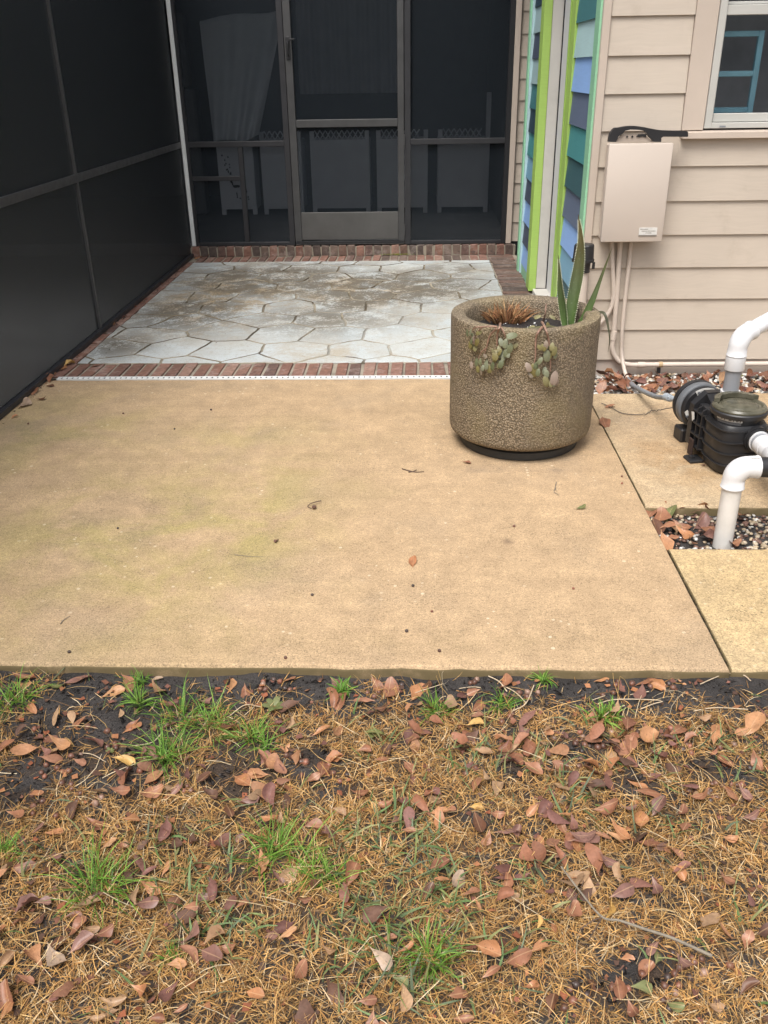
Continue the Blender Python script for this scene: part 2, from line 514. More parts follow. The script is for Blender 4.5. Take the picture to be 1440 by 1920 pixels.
M_kick = plain('kick_plate_metal', (0.085, 0.083, 0.080), 0.5, 0.15, 4, metal=0.2, grime=0.3, grime_col=(0.05, 0.045, 0.04))
M_furn = plain('white_furniture', (0.70, 0.73, 0.78), 0.5, 0.05, 5)
M_furn_edge = plain('white_furniture_cutout', (0.03, 0.03, 0.03), 0.7)
M_cloth = plain('white_cloth', (0.64, 0.68, 0.72), 0.9, 0.05, 7, 0.2, 60)
M_curtain = plain('pale_curtain', (0.55, 0.57, 0.62), 0.9, 0.06, 5)
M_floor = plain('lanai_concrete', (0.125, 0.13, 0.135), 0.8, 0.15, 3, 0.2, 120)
M_roofm = plain('roof_panel', (0.20, 0.20, 0.20), 0.8)
M_glass_blue = plain('blue_shelf_paint', (0.25, 0.50, 0.62), 0.5)
M_screen = screen_mat('insect_screen', 0.42, (0.0125, 0.0175, 0.0235), 0.2)
M_screen_side = screen_mat('insect_screen_side', 0.66, (0.0125, 0.0158, 0.0190), 0.6)
COLS = {'teal': (0.055, 0.185, 0.20), 'palemint': (0.43, 0.62, 0.63), 'sky': (0.27, 0.45, 0.80), 'slate': (0.115, 0.150, 0.225),
        'green': (0.065, 0.26, 0.27), 'deep': (0.040, 0.108, 0.125), 'steel': (0.19, 0.38, 0.52), 'navy': (0.022, 0.048, 0.075), 'plum': (0.062, 0.078, 0.125),
        'grey_mint': (0.34, 0.48, 0.50)}
for k, c in COLS.items():
    siding('board_' + k, c, 0.02)

def glass_mat():
    m, nt, p, out = nodes_of('window_glass')
    p.inputs['Base Color'].default_value = (1, 1, 1, 1)
    p.inputs['Roughness'].default_value = 0.02
    p.inputs['Specular IOR Level'].default_value = 0.25
    t = nd(nt, 'BsdfTransparent', {'Color': (0.95, 0.97, 0.97, 1)})
    g = nd(nt, 'BsdfGlossy', {'Roughness': 0.02, 'Color': (1, 1, 1, 1)})
    fr = nd(nt, 'Fresnel', {'IOR': 1.35})
    mx = nd(nt, 'MixShader', {0: fr.outputs[0], 1: t.outputs[0], 2: g.outputs[0]})
    nt.links.new(mx.outputs[0], out.inputs['Surface'])
    return m
M_glass = glass_mat()

def stone_mat():
    m, nt, p, out = nodes_of('painted_stamped_concrete')
    co = nd(nt, 'NewGeometry').outputs['Position']
    r = nd(nt, 'ObjectInfo').outputs['Random']
    c = mixc(nt, mapr(nt, noise(nt, co, 2.2, 5, 0.6), 0.35, 0.65), (0.50, 0.54, 0.55), (0.45, 0.46, 0.44))
    c = mixc(nt, 1.0, c, grey(nt, mapr(nt, r, 0, 1, 0.90, 1.07, False)), 'MULTIPLY')
    # paint worn through to tan concrete
    wz = None
    for cx, cy, rx, ry, k in ((-1.35, 6.3, 1.0, 1.8, 1.3), (-0.5, 6.4, 1.3, 1.0, 1.1), (-0.55, 4.85, 0.6, 0.4, 0.75), (-1.6, 5.3, 0.5, 0.8, 0.6), (0.35, 7.0, 0.5, 0.5, 0.5), (0.0, 5.6, 1.6, 1.2, 0.35)):
        b = math_(nt, 'MULTIPLY', blob(nt, co, cx, cy, rx, ry), k)
        wz = b if wz is None else math_(nt, 'MAXIMUM', wz, b)
    wn_ = noise(nt, co, 4.5, 8, 0.72, 0.6)
    gritty = noise(nt, co, 48, 6, 0.8)
    wn_ = math_(nt, 'ADD', math_(nt, 'MULTIPLY', wn_, 0.62), math_(nt, 'MULTIPLY', gritty, 0.38))
    wear = math_(nt, 'MULTIPLY', mapr(nt, wn_, 0.45, 0.56), wz)
    c = mixc(nt, math_(nt, 'MULTIPLY', wear, 0.85), c, (0.38, 0.295, 0.19))
    edge_n = noise(nt, co, 22, 7, 0.75)
    c = mixc(nt, math_(nt, 'MULTIPLY', mapr(nt, edge_n, 0.52, 0.62), 0.38), c, (0.33, 0.27, 0.19))
    # mildew
    mz = None
    for cx, cy, rx, ry, k in ((-0.25, 6.50, 1.25, 0.95, 1.0), (-1.1, 6.75, 1.2, 1.0, 0.95), (-1.5, 5.8, 0.75, 1.0, 0.7), (-0.6, 5.6, 0.9, 0.7, 0.55), (-1.75, 5.0, 0.4, 0.5, 0.6), (0.25, 7.1, 0.6, 0.45, 0.5), (-0.9, 7.3, 1.1, 0.3, 0.5), (0.3, 6.9, 0.4, 0.4, 0.4), (-0.45, 6.05, 0.45, 0.5, 0.9), (0.2, 6.5, 0.5, 0.3, 0.7), (-1.2, 5.6, 0.5, 0.5, 0.35), (-1.75, 5.2, 0.35, 0.5, 0.35)):
        b = math_(nt, 'MULTIPLY', blob(nt, co, cx, cy, rx, ry), k)
        mz = b if mz is None else math_(nt, 'MAXIMUM', mz, b)
    mkn = math_(nt, 'ADD', math_(nt, 'MULTIPLY', noise(nt, co, 6.0, 9, 0.75, 0.4), 0.55), math_(nt, 'MULTIPLY', noise(nt, co, 60, 5, 0.8), 0.45))
    mk = math_(nt, 'MULTIPLY', mapr(nt, mkn, 0.44, 0.51), mz)
    mk = nd(nt, 'Clamp', {'Value': math_(nt, 'MULTIPLY', mk, 1.7)}).outputs[0]
    c = mixc(nt, math_(nt, 'MULTIPLY', mk, 0.85), c, (0.095, 0.077, 0.052))
    fl = mapr(nt, noise(nt, co, 75, 4, 0.7), 0.60, 0.68)
    c = mixc(nt, math_(nt, 'MULTIPLY', fl, 0.55), c, (0.16, 0.14, 0.11))
    c = mixc(nt, 1.0, c, grey(nt, mapr(nt, noise(nt, co, 260, 2), 0.3, 0.7, 0.85, 1.14, False)), 'MULTIPLY')
    nt.links.new(c, p.inputs['Base Color'])
    p.inputs['Roughness'].default_value = 0.6
    h = math_(nt, 'ADD', noise(nt, co, 16, 6, 0.7), math_(nt, 'MULTIPLY', noise(nt, co, 140, 3), 0.35))
    nt.links.new(bumpn(nt, h, 0.6, 0.006), p.inputs['Normal'])
    return m
M_stone = stone_mat()

def grout_mat():
    m, nt, p, out = nodes_of('stone_joint')
    co = nd(nt, 'NewGeometry').outputs['Position']
    c = mixc(nt, mapr(nt, noise(nt, co, 2.4, 5, 0.6), 0.42, 0.6), (0.085, 0.066, 0.042), (0.17, 0.14, 0.095))
    white = math_(nt, 'MULTIPLY', blob(nt, co, 0.25, 4.9, 1.5, 1.5), mapr(nt, noise(nt, co, 5, 4), 0.3, 0.5))
    c = mixc(nt, math_(nt, 'MULTIPLY', white, 0.9), c, (0.46, 0.46, 0.43))
    fill = mapr(nt, noise(nt, co, 3.3, 5, 0.65), 0.47, 0.60)
    c = mixc(nt, math_(nt, 'MULTIPLY', fill, 0.75), c, (0.36, 0.32, 0.25))
    nt.links.new(c, p.inputs['Base Color'])
    p.inputs['Roughness'].default_value = 0.9
    return m
M_grout = grout_mat()

def brick_mat(name, cs, pale):
    m, nt, p, out = nodes_of(name)
    co = objco(nt)
    wp = nd(nt, 'NewGeometry').outputs['Position']
    r = nd(nt, 'ObjectInfo').outputs['Random']
    ramp = nd(nt, 'ValToRGB', {'Fac': r})
    ramp.color_ramp.interpolation = 'CONSTANT'
    e = ramp.color_ramp.elements
    e[0].color = rgba(cs[0]); e[1].position = 0.999; e[1].color = rgba(cs[-1])
    for i, c in enumerate(cs[1:], 1):
        x = e.new(i / len(cs)); x.color = rgba(c)
    c = mixc(nt, 1.0, ramp.outputs[0], grey(nt, mapr(nt, noise(nt, wp, 30, 5, 0.65), 0.3, 0.7, 0.68, 1.3, False)), 'MULTIPLY')
    ef = mapr(nt, noise(nt, wp, 9, 7, 0.72), 0.50, 0.66)
    c = mixc(nt, math_(nt, 'MULTIPLY', ef, pale), c, (0.46, 0.40, 0.36))
    dk = mapr(nt, noise(nt, wp, 13, 6, 0.7), 0.56, 0.68)
    c = mixc(nt, math_(nt, 'MULTIPLY', dk, 0.70), c, (0.055, 0.042, 0.035))
    nt.links.new(c, p.inputs['Base Color'])
    p.inputs['Roughness'].default_value = 0.8
    h = math_(nt, 'ADD', noise(nt, wp, 45, 5, 0.7), math_(nt, 'MULTIPLY', noise(nt, wp, 240, 3), 0.4))
    nt.links.new(bumpn(nt, h, 0.6, 0.004), p.inputs['Normal'])
    return m
M_brick = brick_mat('red_brick', ((0.195, 0.098, 0.070), (0.22, 0.118, 0.088), (0.155, 0.078, 0.057), (0.115, 0.067, 0.054), (0.25, 0.148, 0.112), (0.18, 0.090, 0.066)), 0.34)
M_brick_old = brick_mat('weathered_brick', ((0.125, 0.086, 0.068), (0.10, 0.070, 0.057), (0.155, 0.108, 0.086), (0.078, 0.057, 0.048), (0.14, 0.084, 0.063)), 0.28)
M_mortar = plain('mortar', (0.27, 0.235, 0.185), 0.9, 0.3, 5, 0.4, 160, grime=0.8, grime_col=(0.09, 0.075, 0.055))

def soil_mat():
    m, nt, p, out = nodes_of('lawn_soil')
    co = objco(nt)
    c = mixc(nt, mapr(nt, noise(nt, co, 7, 6, 0.65), 0.35, 0.65), (0.028, 0.0245, 0.0232), (0.056, 0.049, 0.046))
    # rotted brown thatch where the turf is
    sx = nd(nt, 'SeparateXYZ', {'Vector': co})
    far = mapr(nt, sx.outputs['Y'], 1.80, 1.55)
    th = math_(nt, 'MULTIPLY', mapr(nt, noise(nt, co, 9, 6, 0.7), 0.40, 0.56), far)
    c = mixc(nt, math_(nt, 'MULTIPLY', th, 0.7), c, (0.060, 0.034, 0.017))
    c = mixc(nt, 1.0, c, grey(nt, mapr(nt, noise(nt, co, 300, 3, 0.7), 0.3, 0.7, 0.45, 1.6, False)), 'MULTIPLY')
    nt.links.new(c, p.inputs['Base Color'])
    p.inputs['Roughness'].default_value = 0.85
    h = math_(nt, 'ADD', noise(nt, co, 60, 6, 0.7), math_(nt, 'MULTIPLY', noise(nt, co, 260, 4, 0.7), 0.7))
    nt.links.new(bumpn(nt, h, 1.0, 0.008), p.inputs['Normal'])
    return m
M_soil = soil_mat()

# ================================================================== ground sheet
GX0, GX1, GY0, GY1 = -2.6, 2.6, -0.6, 1.98
SLAB_Y = 1.91
def ground_z(x, y):
    e = min(1.0, max(0.0, min(x - GX0, GX1 - x, y - GY0, GY1 - y) / 0.06))
    n = mn.noise((x * 3.1, y * 3.1, 1.7)) * 0.010 + mn.noise((x * 11, y * 11, 5.0)) * 0.006 + mn.noise((x * 38, y * 38, 9.0)) * 0.0025
    slope = -0.010 * max(0.0, (SLAB_Y - y)) + 0.013 * max(0.0, 1 - max(0.0, SLAB_Y - y) / 0.22) * (0.7 + 0.9 * mn.noise((x * 4.3, 3.3, 0.5)))
    return -0.040 + e * (n + slope)
nx, ny = 260, 150
gv, gf = [], []
for j in range(ny + 1):
    for i in range(nx + 1):
        x = GX0 + (GX1 - GX0) * i / nx; y = GY0 + (GY1 - GY0) * j / ny
        gv.append((x, y, ground_z(x, y)))
for j in range(ny):
    for i in range(nx):
        a = j * (nx + 1) + i
        gf.append((a, a + 1, a + nx + 2, a + nx + 1))
b0 = len(gv)
FAR = 250.0
xs = (-FAR, GX0, GX1, FAR); ys = (-FAR, GY0, GY1, FAR)
for y in ys:
    for x in xs:
        gv.append((x, y, -0.040))
for j in range(3):
    for i in range(3):
        if not (i == 1 and j == 1):
            a = b0 + j * 4 + i
            gf.append((a, a + 1, a + 5, a + 4))
ground = put('ground', arr_mesh('ground', gv, gf, None, M_soil))
tag(ground, 'dark bare garden soil under the lawn and beds', kind='structure')

# ================================================================== concrete slabs
def slab(name, x0, x1, y0, y1, z1, mat, label, r=0.014, wob=0.006, rx0=None, rx1=None):
    """poured slab with worn, slightly wavy rounded arrises"""
    nx_ = max(4, int((x1 - x0) / 0.05)); ny_ = max(4, int((y1 - y0) / 0.05))
    bm = bmesh.new()
    ring = [(x0 + (x1 - x0) * i / nx_, y0) for i in range(nx_)] + [(x1, y0 + (y1 - y0) * i / ny_) for i in range(ny_)] + \
           [(x1 - (x1 - x0) * i / nx_, y1) for i in range(nx_)] + [(x0, y1 - (y1 - y0) * i / ny_) for i in range(ny_)]
    cx, cy = (x0 + x1) / 2, (y0 + y1) / 2
    levels = ((0.0, -0.13), (0.0, z1 - r), (r * 0.13, z1 - r * 0.5), (r * 0.5, z1 - r * 0.13), (r, z1))
    rows = []
    for ins, z in levels:
        row = []
        for (x, y) in ring:
            w = wob * (mn.noise((x * 9, y * 9, 2.0)) + 0.6 * mn.noise((x * 40, y * 40, 4.0)))
            i0 = ins * (rx0 / r if rx0 else 1.0); i1 = ins * (rx1 / r if rx1 else 1.0); w0 = w * (0.3 if rx0 else 1); w1 = w * (0.3 if rx1 else 1)
            px = x + (i0 + w0 if x == x0 else (-i1 - w1 if x == x1 else 0))
            py = y + (ins + w if y == y0 else (-ins - w if y == y1 else 0))
            if x not in (x0, x1): px = min(max(px, x0 + i0), x1 - i1)
            if y not in (y0, y1): py = min(max(py, y0 + ins), y1 - ins)
            row.append(bm.verts.new((px, py, z)))
        rows.append(row)
    n = len(ring)
    for a, b in zip(rows, rows[1:]):
        for k in range(n):
            bm.faces.new((a[k], a[(k + 1) % n], b[(k + 1) % n], b[k]))
    bm.faces.new(rows[-1])
    me = bpy.data.meshes.new(name)
    bm.normal_update(); bm.to_mesh(me); bm.free()
    me.polygons.foreach_set('use_smooth', [len(p.vertices) == 4 for p in me.polygons])
    o = put(name, me, mat)
    return tag(o, label, kind='structure')
WALL_X = -1.928
slab('concrete_patio', WALL_X - 0.03, 0.823, SLAB_Y, 4.362, 0.0, M_patio, 'tan concrete patio slab with yellow-green algae stains', rx1=0.004)
slab('equipment_pad', 0.8275, 3.2, 2.885, 4.135, -0.003, M_pad, 'small tan concrete pad carrying the pool pump', rx0=0.004)
slab('walkway', 0.8295, 3.6, SLAB_Y + 0.004, 2.575, -0.002, M_walk, 'pale concrete walkway slab speckled with dark mildew', rx0=0.006)

# ================================================================== stamped stone pad
PX0, PX1, PY0, PY1 = -1.865, 0.607, 4.640, 7.480
pad = B().box((PX0, PY0, -0.10), (PX1, PY1, -0.005)).obj('stone_patio', M_grout, None, 0)
tag(pad, 'white painted flagstone patio stained brown behind the drain', kind='structure')
seeds = []
j = 0
yy = PY0 - 0.05
while yy < PY1 + 0.25:
    xx = PX0 - 0.15 + (0.20 if j % 2 else 0.0)
    while xx < PX1 + 0.3:
        seeds.append((xx + rnd.uniform(-0.085, 0.085), yy + rnd.uniform(-0.075, 0.075)))
        xx += 0.385
    yy += 0.325; j += 1
def clip(poly, nxx, nyy, d):
    out = []
    for i in range(len(poly)):
        a, b = poly[i], poly[(i + 1) % len(poly)]
        da = a[0] * nxx + a[1] * nyy - d; db = b[0] * nxx + b[1] * nyy - d
        if da <= 0: out.append(a)
        if (da < 0 < db) or (db < 0 < da):
            t = da / (da - db)
            out.append((a[0] + (b[0] - a[0]) * t, a[1] + (b[1] - a[1]) * t))
    return out
def wav(x, y):
    return (x + 0.016 * mn.noise((x * 7, y * 7, 3.0)) + 0.006 * mn.noise((x * 31, y * 31, 7.0)),
            y + 0.016 * mn.noise((x * 7, y * 7, 13.0)) + 0.006 * mn.noise((x * 31, y * 31, 17.0)))
for si, (sx_, sy_) in enumerate(seeds):
    poly = [(PX0, PY0), (PX1, PY0), (PX1, PY1), (PX0, PY1)]
    gap = 0.0036
    for k, (tx, ty) in enumerate(seeds):
        if k == si or (tx - sx_) ** 2 + (ty - sy_) ** 2 > 1.4: continue
        dx, dy = tx - sx_, ty - sy_
        L = math.hypot(dx, dy); dx /= L; dy /= L
        poly = clip(poly, dx, dy, dx * (sx_ + tx) / 2 + dy * (sy_ + ty) / 2 - gap)
        if len(poly) < 3: break
    if len(poly) < 3: continue
    area = abs(sum(poly[i][0] * poly[(i + 1) % len(poly)][1] - poly[(i + 1) % len(poly)][0] * poly[i][1] for i in range(len(poly)))) / 2
    if area < 0.004: continue
    fine = []
    for i in range(len(poly)):
        a, b = poly[i], poly[(i + 1) % len(poly)]
        n = max(1, int(math.hypot(b[0] - a[0], b[1] - a[1]) / 0.035))
        for q in range(n):
            t = q / n
            x, y = a[0] + (b[0] - a[0]) * t, a[1] + (b[1] - a[1]) * t
            wx, wy = wav(x, y)
            fine.append((min(max(wx, PX0), PX1), min(max(wy, PY0), PY1)))
    cx = sum(p[0] for p in fine) / len(fine); cy = sum(p[1] for p in fine) / len(fine)
    zt = rnd.uniform(0.0005, 0.0035)
    bm = bmesh.new()
    lev = ((1.0, 0.0, -0.012), (1.0, 0.0, zt - 0.0035), (1.0, 0.005, zt - 0.0012), (1.0, 0.012, zt))
    rows = []
    for _, ins, z in lev:
        row = []
        for x, y in fine:
            L = math.hypot(x - cx, y - cy) or 1
            row.append(bm.verts.new((x - (x - cx) / L * ins, y - (y - cy) / L * ins, z)))
        rows.append(row)
    n = len(fine)
    for a, b in zip(rows, rows[1:]):
        for k in range(n):
            bm.faces.new((a[k], a[(k + 1) % n], b[(k + 1) % n], b[k]))
    bm.faces.new(rows[-1])
    bm.normal_update()
    me = bpy.data.meshes.new('stone'); bm.to_mesh(me); bm.free()
    me.polygons.foreach_set('use_smooth', [len(p.vertices) == 4 for p in me.polygons])
    me.materials.append(M_stone); me.materials.append(M_grout)
    me.polygons.foreach_set('material_index', [1 if i < 2 * n else 0 for i in range(len(me.polygons))])
    put('stone', me, None, pad)

# ================================================================== brick borders
def brick_mesh(sx, sy, sz, mat):
    bm = bmesh.new()
    bmesh.ops.create_cube(bm, size=1.0)
    for v in bm.verts:
        v.co.x *= sx; v.co.y *= sy; v.co.z *= sz
        v.co += Vector((rnd.uniform(-1, 1), rnd.uniform(-1, 1), rnd.uniform(-1, 1))) * 0.0030
    bmesh.ops.bevel(bm, geom=list(bm.edges), offset=0.0028, segments=1, affect='EDGES')
    me = bpy.data.meshes.new('brick'); bm.to_mesh(me); bm.free()
    me.materials.append(mat)
    return me
bed = B()
bed.box((WALL_X - 0.03, 4.404, -0.10), (0.85, PY0 - 0.001, -0.007))             # front soldier row
bed.box((WALL_X - 0.03, PY1 + 0.001, -0.10), (0.85, 7.72, -0.007))              # row in front of the step
bed.box((PX1 + 0.001, PY0, -0.10), (0.85, PY1, -0.0075))                        # along the house
bed.box((WALL_X - 0.03, PY0, -0.10), (PX0 - 0.001, PY1, -0.0075))               # along the screen wall
bed.box((WALL_X - 0.03, 7.728, -0.10), (0.84, 7.93, 0.074))                     # the step
border = bed.obj('brick_border', M_mortar, None, 0)
tag(border, 'brick border and low brick step round the flagstone patio', kind='structure')
bm_front = [brick_mesh(0.060, 0.222, 0.05, M_brick) for _ in range(4)]
bm_old = [brick_mesh(0.063, 0.226, 0.05, M_brick_old) for _ in range(3)] + [brick_mesh(0.063, 0.226, 0.05, M_brick)]
bm_col = [brick_mesh(0.19, 0.060, 0.05, M_brick_old) for _ in range(4)]
bm_left = [brick_mesh(0.055, 0.196, 0.05, M_brick) for _ in range(3)]
bm_step = [brick_mesh(0.064, 0.205, 0.082, M_brick_old) for _ in range(3)] + [brick_mesh(0.064, 0.205, 0.082, M_brick) for _ in range(1)]
def lay(ms, x, y, z, rz=0.0):
    o = inst('brick', rnd.choice(ms), border, Matrix.Translation((x, y, z)) @ Matrix.Rotation(rz + rnd.gauss(0, 0.008), 4, 'Z') @ Matrix.Rotation(rnd.gauss(0, 0.006), 4, 'Y'))
    return o
x = -1.925
while x < 0.84:
    lay(bm_front, x + 0.036 + rnd.gauss(0, 0.0015), 4.522, -0.0235 + rnd.gauss(0, 0.0012)); x += 0.0745
x = -1.86
while x < 0.80:
    lay(bm_old if x > -0.3 else bm_front, x + 0.036, 7.60, -0.0235 + rnd.gauss(0, 0.0015)); x += 0.0745
y = PY0 + 0.04
while y < 7.68:
    lay(bm_col, 0.712 + rnd.gauss(0, 0.003), y, -0.0235 + rnd.gauss(0, 0.0015)); y += 0.0705
y = PY0 + 0.10
while y < 7.45:
    lay(bm_left, -1.897, y, -0.0245 + rnd.gauss(0, 0.0015)); y += 0.206
x = -1.93
while x < 0.80:
    lay(bm_step, x + 0.036, 7.826 + rnd.gauss(0, 0.002), 0.0415 + rnd.gauss(0, 0.0015)); x += 0.0745

# ================================================================== channel drain
dr = empty('channel_drain', (-0.5, 4.383, 0.0), 'long white plastic slotted drain channel between the concrete and the bricks', 'drain')
g = B()
DX0, DX1 = -1.875, 0.84
g.box((DX0, 4.3645, -0.02), (DX1, 4.3705, 0.004), 0.001)
g.box((DX0, 4.3955, -0.02), (DX1, 4.4015, 0.004), 0.001)
x = DX0
while x < DX1 - 0.02:
    g.box((x, 4.3706, 0.0012), (x + 0.0190, 4.3954, 0.0037)); x += 0.0283
g.obj('grate', M_white, dr, 0)
B().box((DX0 + 0.001, 4.3707, -0.05), (DX1 - 0.001, 4.3953, 0.0008)).obj('channel', M_flat_black, dr, 0)  # black block just under the bars puts the slots' shade into colour

# ================================================================== house
HY = 4.49          # face of the front wall sheathing
HX = 0.828         # face of the side wall sheathing
EXPO, BASE0 = 0.1553, 0.063
house = empty('house', (2.0, 5.8, 0.0), 'beige lap-sided house with rainbow-painted side boards and a white window', 'house')
WX0, WX1, WZ0, WZ1 = 1.322, 2.16, 1.150, 2.13        # window opening
def board_front(x0, x1, z, y=None, mat=M_side, top=None):
    """one lap board: thick lower edge, thin upper edge tucked under the next"""
    y = HY if y is None else y
    zt_ = top or z + EXPO + 0.016
    prof = ((y - 0.021, z), (y - 0.001, z), (y - 0.001, zt_), (y - 0.009 if not top else y - 0.014, zt_))
    b = B(); b.poly([(x0, py, pz) for py, pz in prof], (x1 - x0, 0, 0))
    return b.obj('siding_board', mat, house, 20)
CBX = 0.852      # inner edge of the front corner board
for k in range(0, 17):
    z = BASE0 + k * EXPO
    if z + EXPO < WZ0 - 0.04:
        board_front(CBX + 0.002, 4.2, z)
    elif z < WZ1 + 0.10:
        board_front(CBX + 0.002, WX0 - 0.104, z)
        board_front(WX1 + 0.104, 4.2, z)
        if z < 1.115: board_front(WX0 - 0.1035, WX1 + 0.1035, z, top=1.1155)
    else:
        board_front(CBX + 0.002, 4.2, z)
# sheathing and room shell behind the boards
s = B()
s.box((HX + 0.10, HY + 0.0015, -0.10), (WX0, HY + 0.10, 2.75)); s.box((WX1, HY + 0.0015, -0.10), (4.2, HY + 0.10, 2.75))
s.box((WX0 + 0.0005, HY + 0.0015, -0.10), (WX1 - 0.0005, HY + 0.10, WZ0)); s.box((WX0 + 0.0005, HY + 0.0015, WZ1), (WX1 - 0.0005, HY + 0.10, 2.75))
s.obj('wall', M_room, house, 0)
s = B()
s.box((1.00, HY + 0.11, 0.05), (1.02, 7.0, 2.7)); s.box((4.1, HY + 0.11, 0.05), (4.12, 7.0, 0.3))  # unseen end wall kept low so daylight brightens the room
s.box((1.021, 6.6, 0.05), (4.099, 6.62, 2.7)); s.box((1.021, HY + 0.11, 0.02), (4.099, 6.599, 0.049)); s.box((1.021, HY + 0.11, 2.68), (4.099, 6.599, 2.7))
s.obj('room_shell', M_house_room, house, 0)
B().box((HX + 0.004, HY - 0.006, -0.12), (4.2, HY + 0.004, BASE0 + 0.004)).obj('foundation', M_found, house, 0)
# corner boards
B().box((0.817, HY - 0.030, 0.02), (CBX, HY - 0.0015, 2.74), 0.002).obj('corner_board', M_trim, house, 0)
# window
tr = B().box((WX0 - 0.102, HY - 0.026, WZ0 - 0.0005), (WX0 - 0.004, HY - 0.002, WZ1 + 0.09), 0.002)
tr.obj('window_trim', M_trim, house, 0)
B().box((WX1 + 0.004, HY - 0.026, WZ0 - 0.0005), (WX1 + 0.102, HY - 0.002, WZ1 + 0.09), 0.002).obj('window_trim', M_trim, house, 0)
B().box((WX0 - 0.102, HY - 0.027, WZ1 + 0.091), (WX1 + 0.102, HY - 0.002, WZ1 + 0.19), 0.002).obj('window_trim', M_trim, house, 0)
win = B()
def frame_rect(b, x0, x1, z0, z1, w, y0, y1, wb=None):
    wb = wb or w
    b.box((x0, y0, z0), (x0 + w, y1, z1), 0.002); b.box((x1 - w, y0, z0), (x1, y1, z1), 0.002)
    b.box((x0 + w + 0.0002, y0 + 0.0004, z0), (x1 - w - 0.0002, y1, z0 + wb), 0.002); b.box((x0 + w + 0.0002, y0 + 0.0004, z1 - w), (x1 - w - 0.0002, y1, z1), 0.002)
frame_rect(win, WX0, WX1, WZ0 + 0.006, WZ1, 0.033, HY - 0.020, HY + 0.06, 0.024)
wo_ = win.obj('window', M_vinyl, house, 0)
sash = B()
frame_rect(sash, WX0 + 0.0345, WX1 - 0.0345, WZ0 + 0.032, 1.652, 0.006, HY + 0.000, HY + 0.03, 0.036)
sash.box((WX0 + 0.0345, HY - 0.006, 1.612), (WX1 - 0.0345, HY + 0.033, 1.6515), 0.002)
sash.obj('lower_sash', M_vinyl, wo_, 0)
us = B(); frame_rect(us, WX0 + 0.0345, WX1 - 0.0345, 1.654, WZ1 - 0.034, 0.012, HY + 0.031, HY + 0.058)
us.obj('upper_sash', M_vinyl, wo_, 0)
B().box((WX0 + 0.04, HY + 0.014, WZ0 + 0.066), (WX1 - 0.04, HY + 0.018, 1.613)).obj('pane', M_glass, wo_, 0)
B().box((WX0 + 0.045, HY + 0.042, 1.665), (WX1 - 0.045, HY + 0.046, WZ1 - 0.045)).obj('pane', M_glass, wo_, 0)
B().box((1.392, HY - 0.0208, WZ0 + 0.010), (1.420, HY - 0.018, WZ0 + 0.0175)).obj('weep_slot', M_conduit_grey, wo_, 0)
sill = B().poly([(WX0 - 0.100, HY - 0.001, 1.116), (WX0 - 0.100, HY - 0.050, 1.116), (WX0 - 0.100, HY - 0.050, 1.141), (WX0 - 0.100, HY - 0.001, 1.1495)], (1.04, 0, 0))
sill.obj('window_sill', M_trim, house, 0)
# painted side wall
def board_side(y0, y1, z, mat):
    prof = ((HX - 0.021, z), (HX - 0.001, z), (HX - 0.001, z + EXPO + 0.016), (HX - 0.009, z + EXPO + 0.016))
    b = B(); b.poly([(px, y0, pz) for px, pz in prof], (0, y1 - y0, 0))
    return b.obj('painted_board', mat, house, 20)
near_cols = ['slate', 'deep', 'steel', 'sky', 'slate', 'deep', 'green', 'slate', 'sky', 'palemint', 'teal', 'steel', 'slate', 'sky', 'green', 'palemint', 'slate']
far_cols = ['sky', 'plum', 'sky', 'plum', 'steel', 'green', 'navy', 'teal', 'grey_mint', 'plum', 'grey_mint', 'navy', 'steel', 'sky', 'green', 'plum', 'steel']
YN0, YN1, YC0, YF0, YF1, YE = 4.60, 5.135, 5.30, 6.34, 6.97, 7.10
for k in range(17):
    z = BASE0 + k * EXPO
    board_side(YN0 + 0.001, YN1, z, MATS['board_' + near_cols[k]])
    board_side(YF0 + 0.10, YF1, z + 0.012, MATS['board_' + far_cols[k]])
s = B()
s.box((HX + 0.0005, HY + 0.003, -0.10), (HX + 0.099, YC0, 2.75)); s.box((HX + 0.0005, YF0, -0.10), (HX + 0.099, YE, 2.75))
s.box((HX + 0.0005, YC0 + 0.0005, 2.1), (HX + 0.099, YF0 - 0.0005, 2.75))
s.box((HX + 0.0995, YE - 0.10, -0.10), (1.6, YE, 2.75))
s.obj('wall', M_room, house, 0)
B().box((HX - 0.020, HY - 0.0012, 0.02), (HX - 0.0005, YN0, 2.74), 0.002).obj('corner_board', M_mint, house, 0)
B().box((HX - 0.030, YF1 + 0.001, -0.005), (HX - 0.0005, YF1 + 0.055, 2.74), 0.002).obj('edge_board', M_palemint, house, 0)
B().box((HX - 0.040, YF1 + 0.0555, -0.005), (HX - 0.0005, YE + 0.012, 2.74), 0.002).obj('corner_board', M_mint, house, 0)
B().box((HX - 0.018, YF0 + 0.10, -0.05), (HX - 0.0008, YF1, BASE0 + 0.0115), 0.001).obj('base_board', M_mint, house, 0)
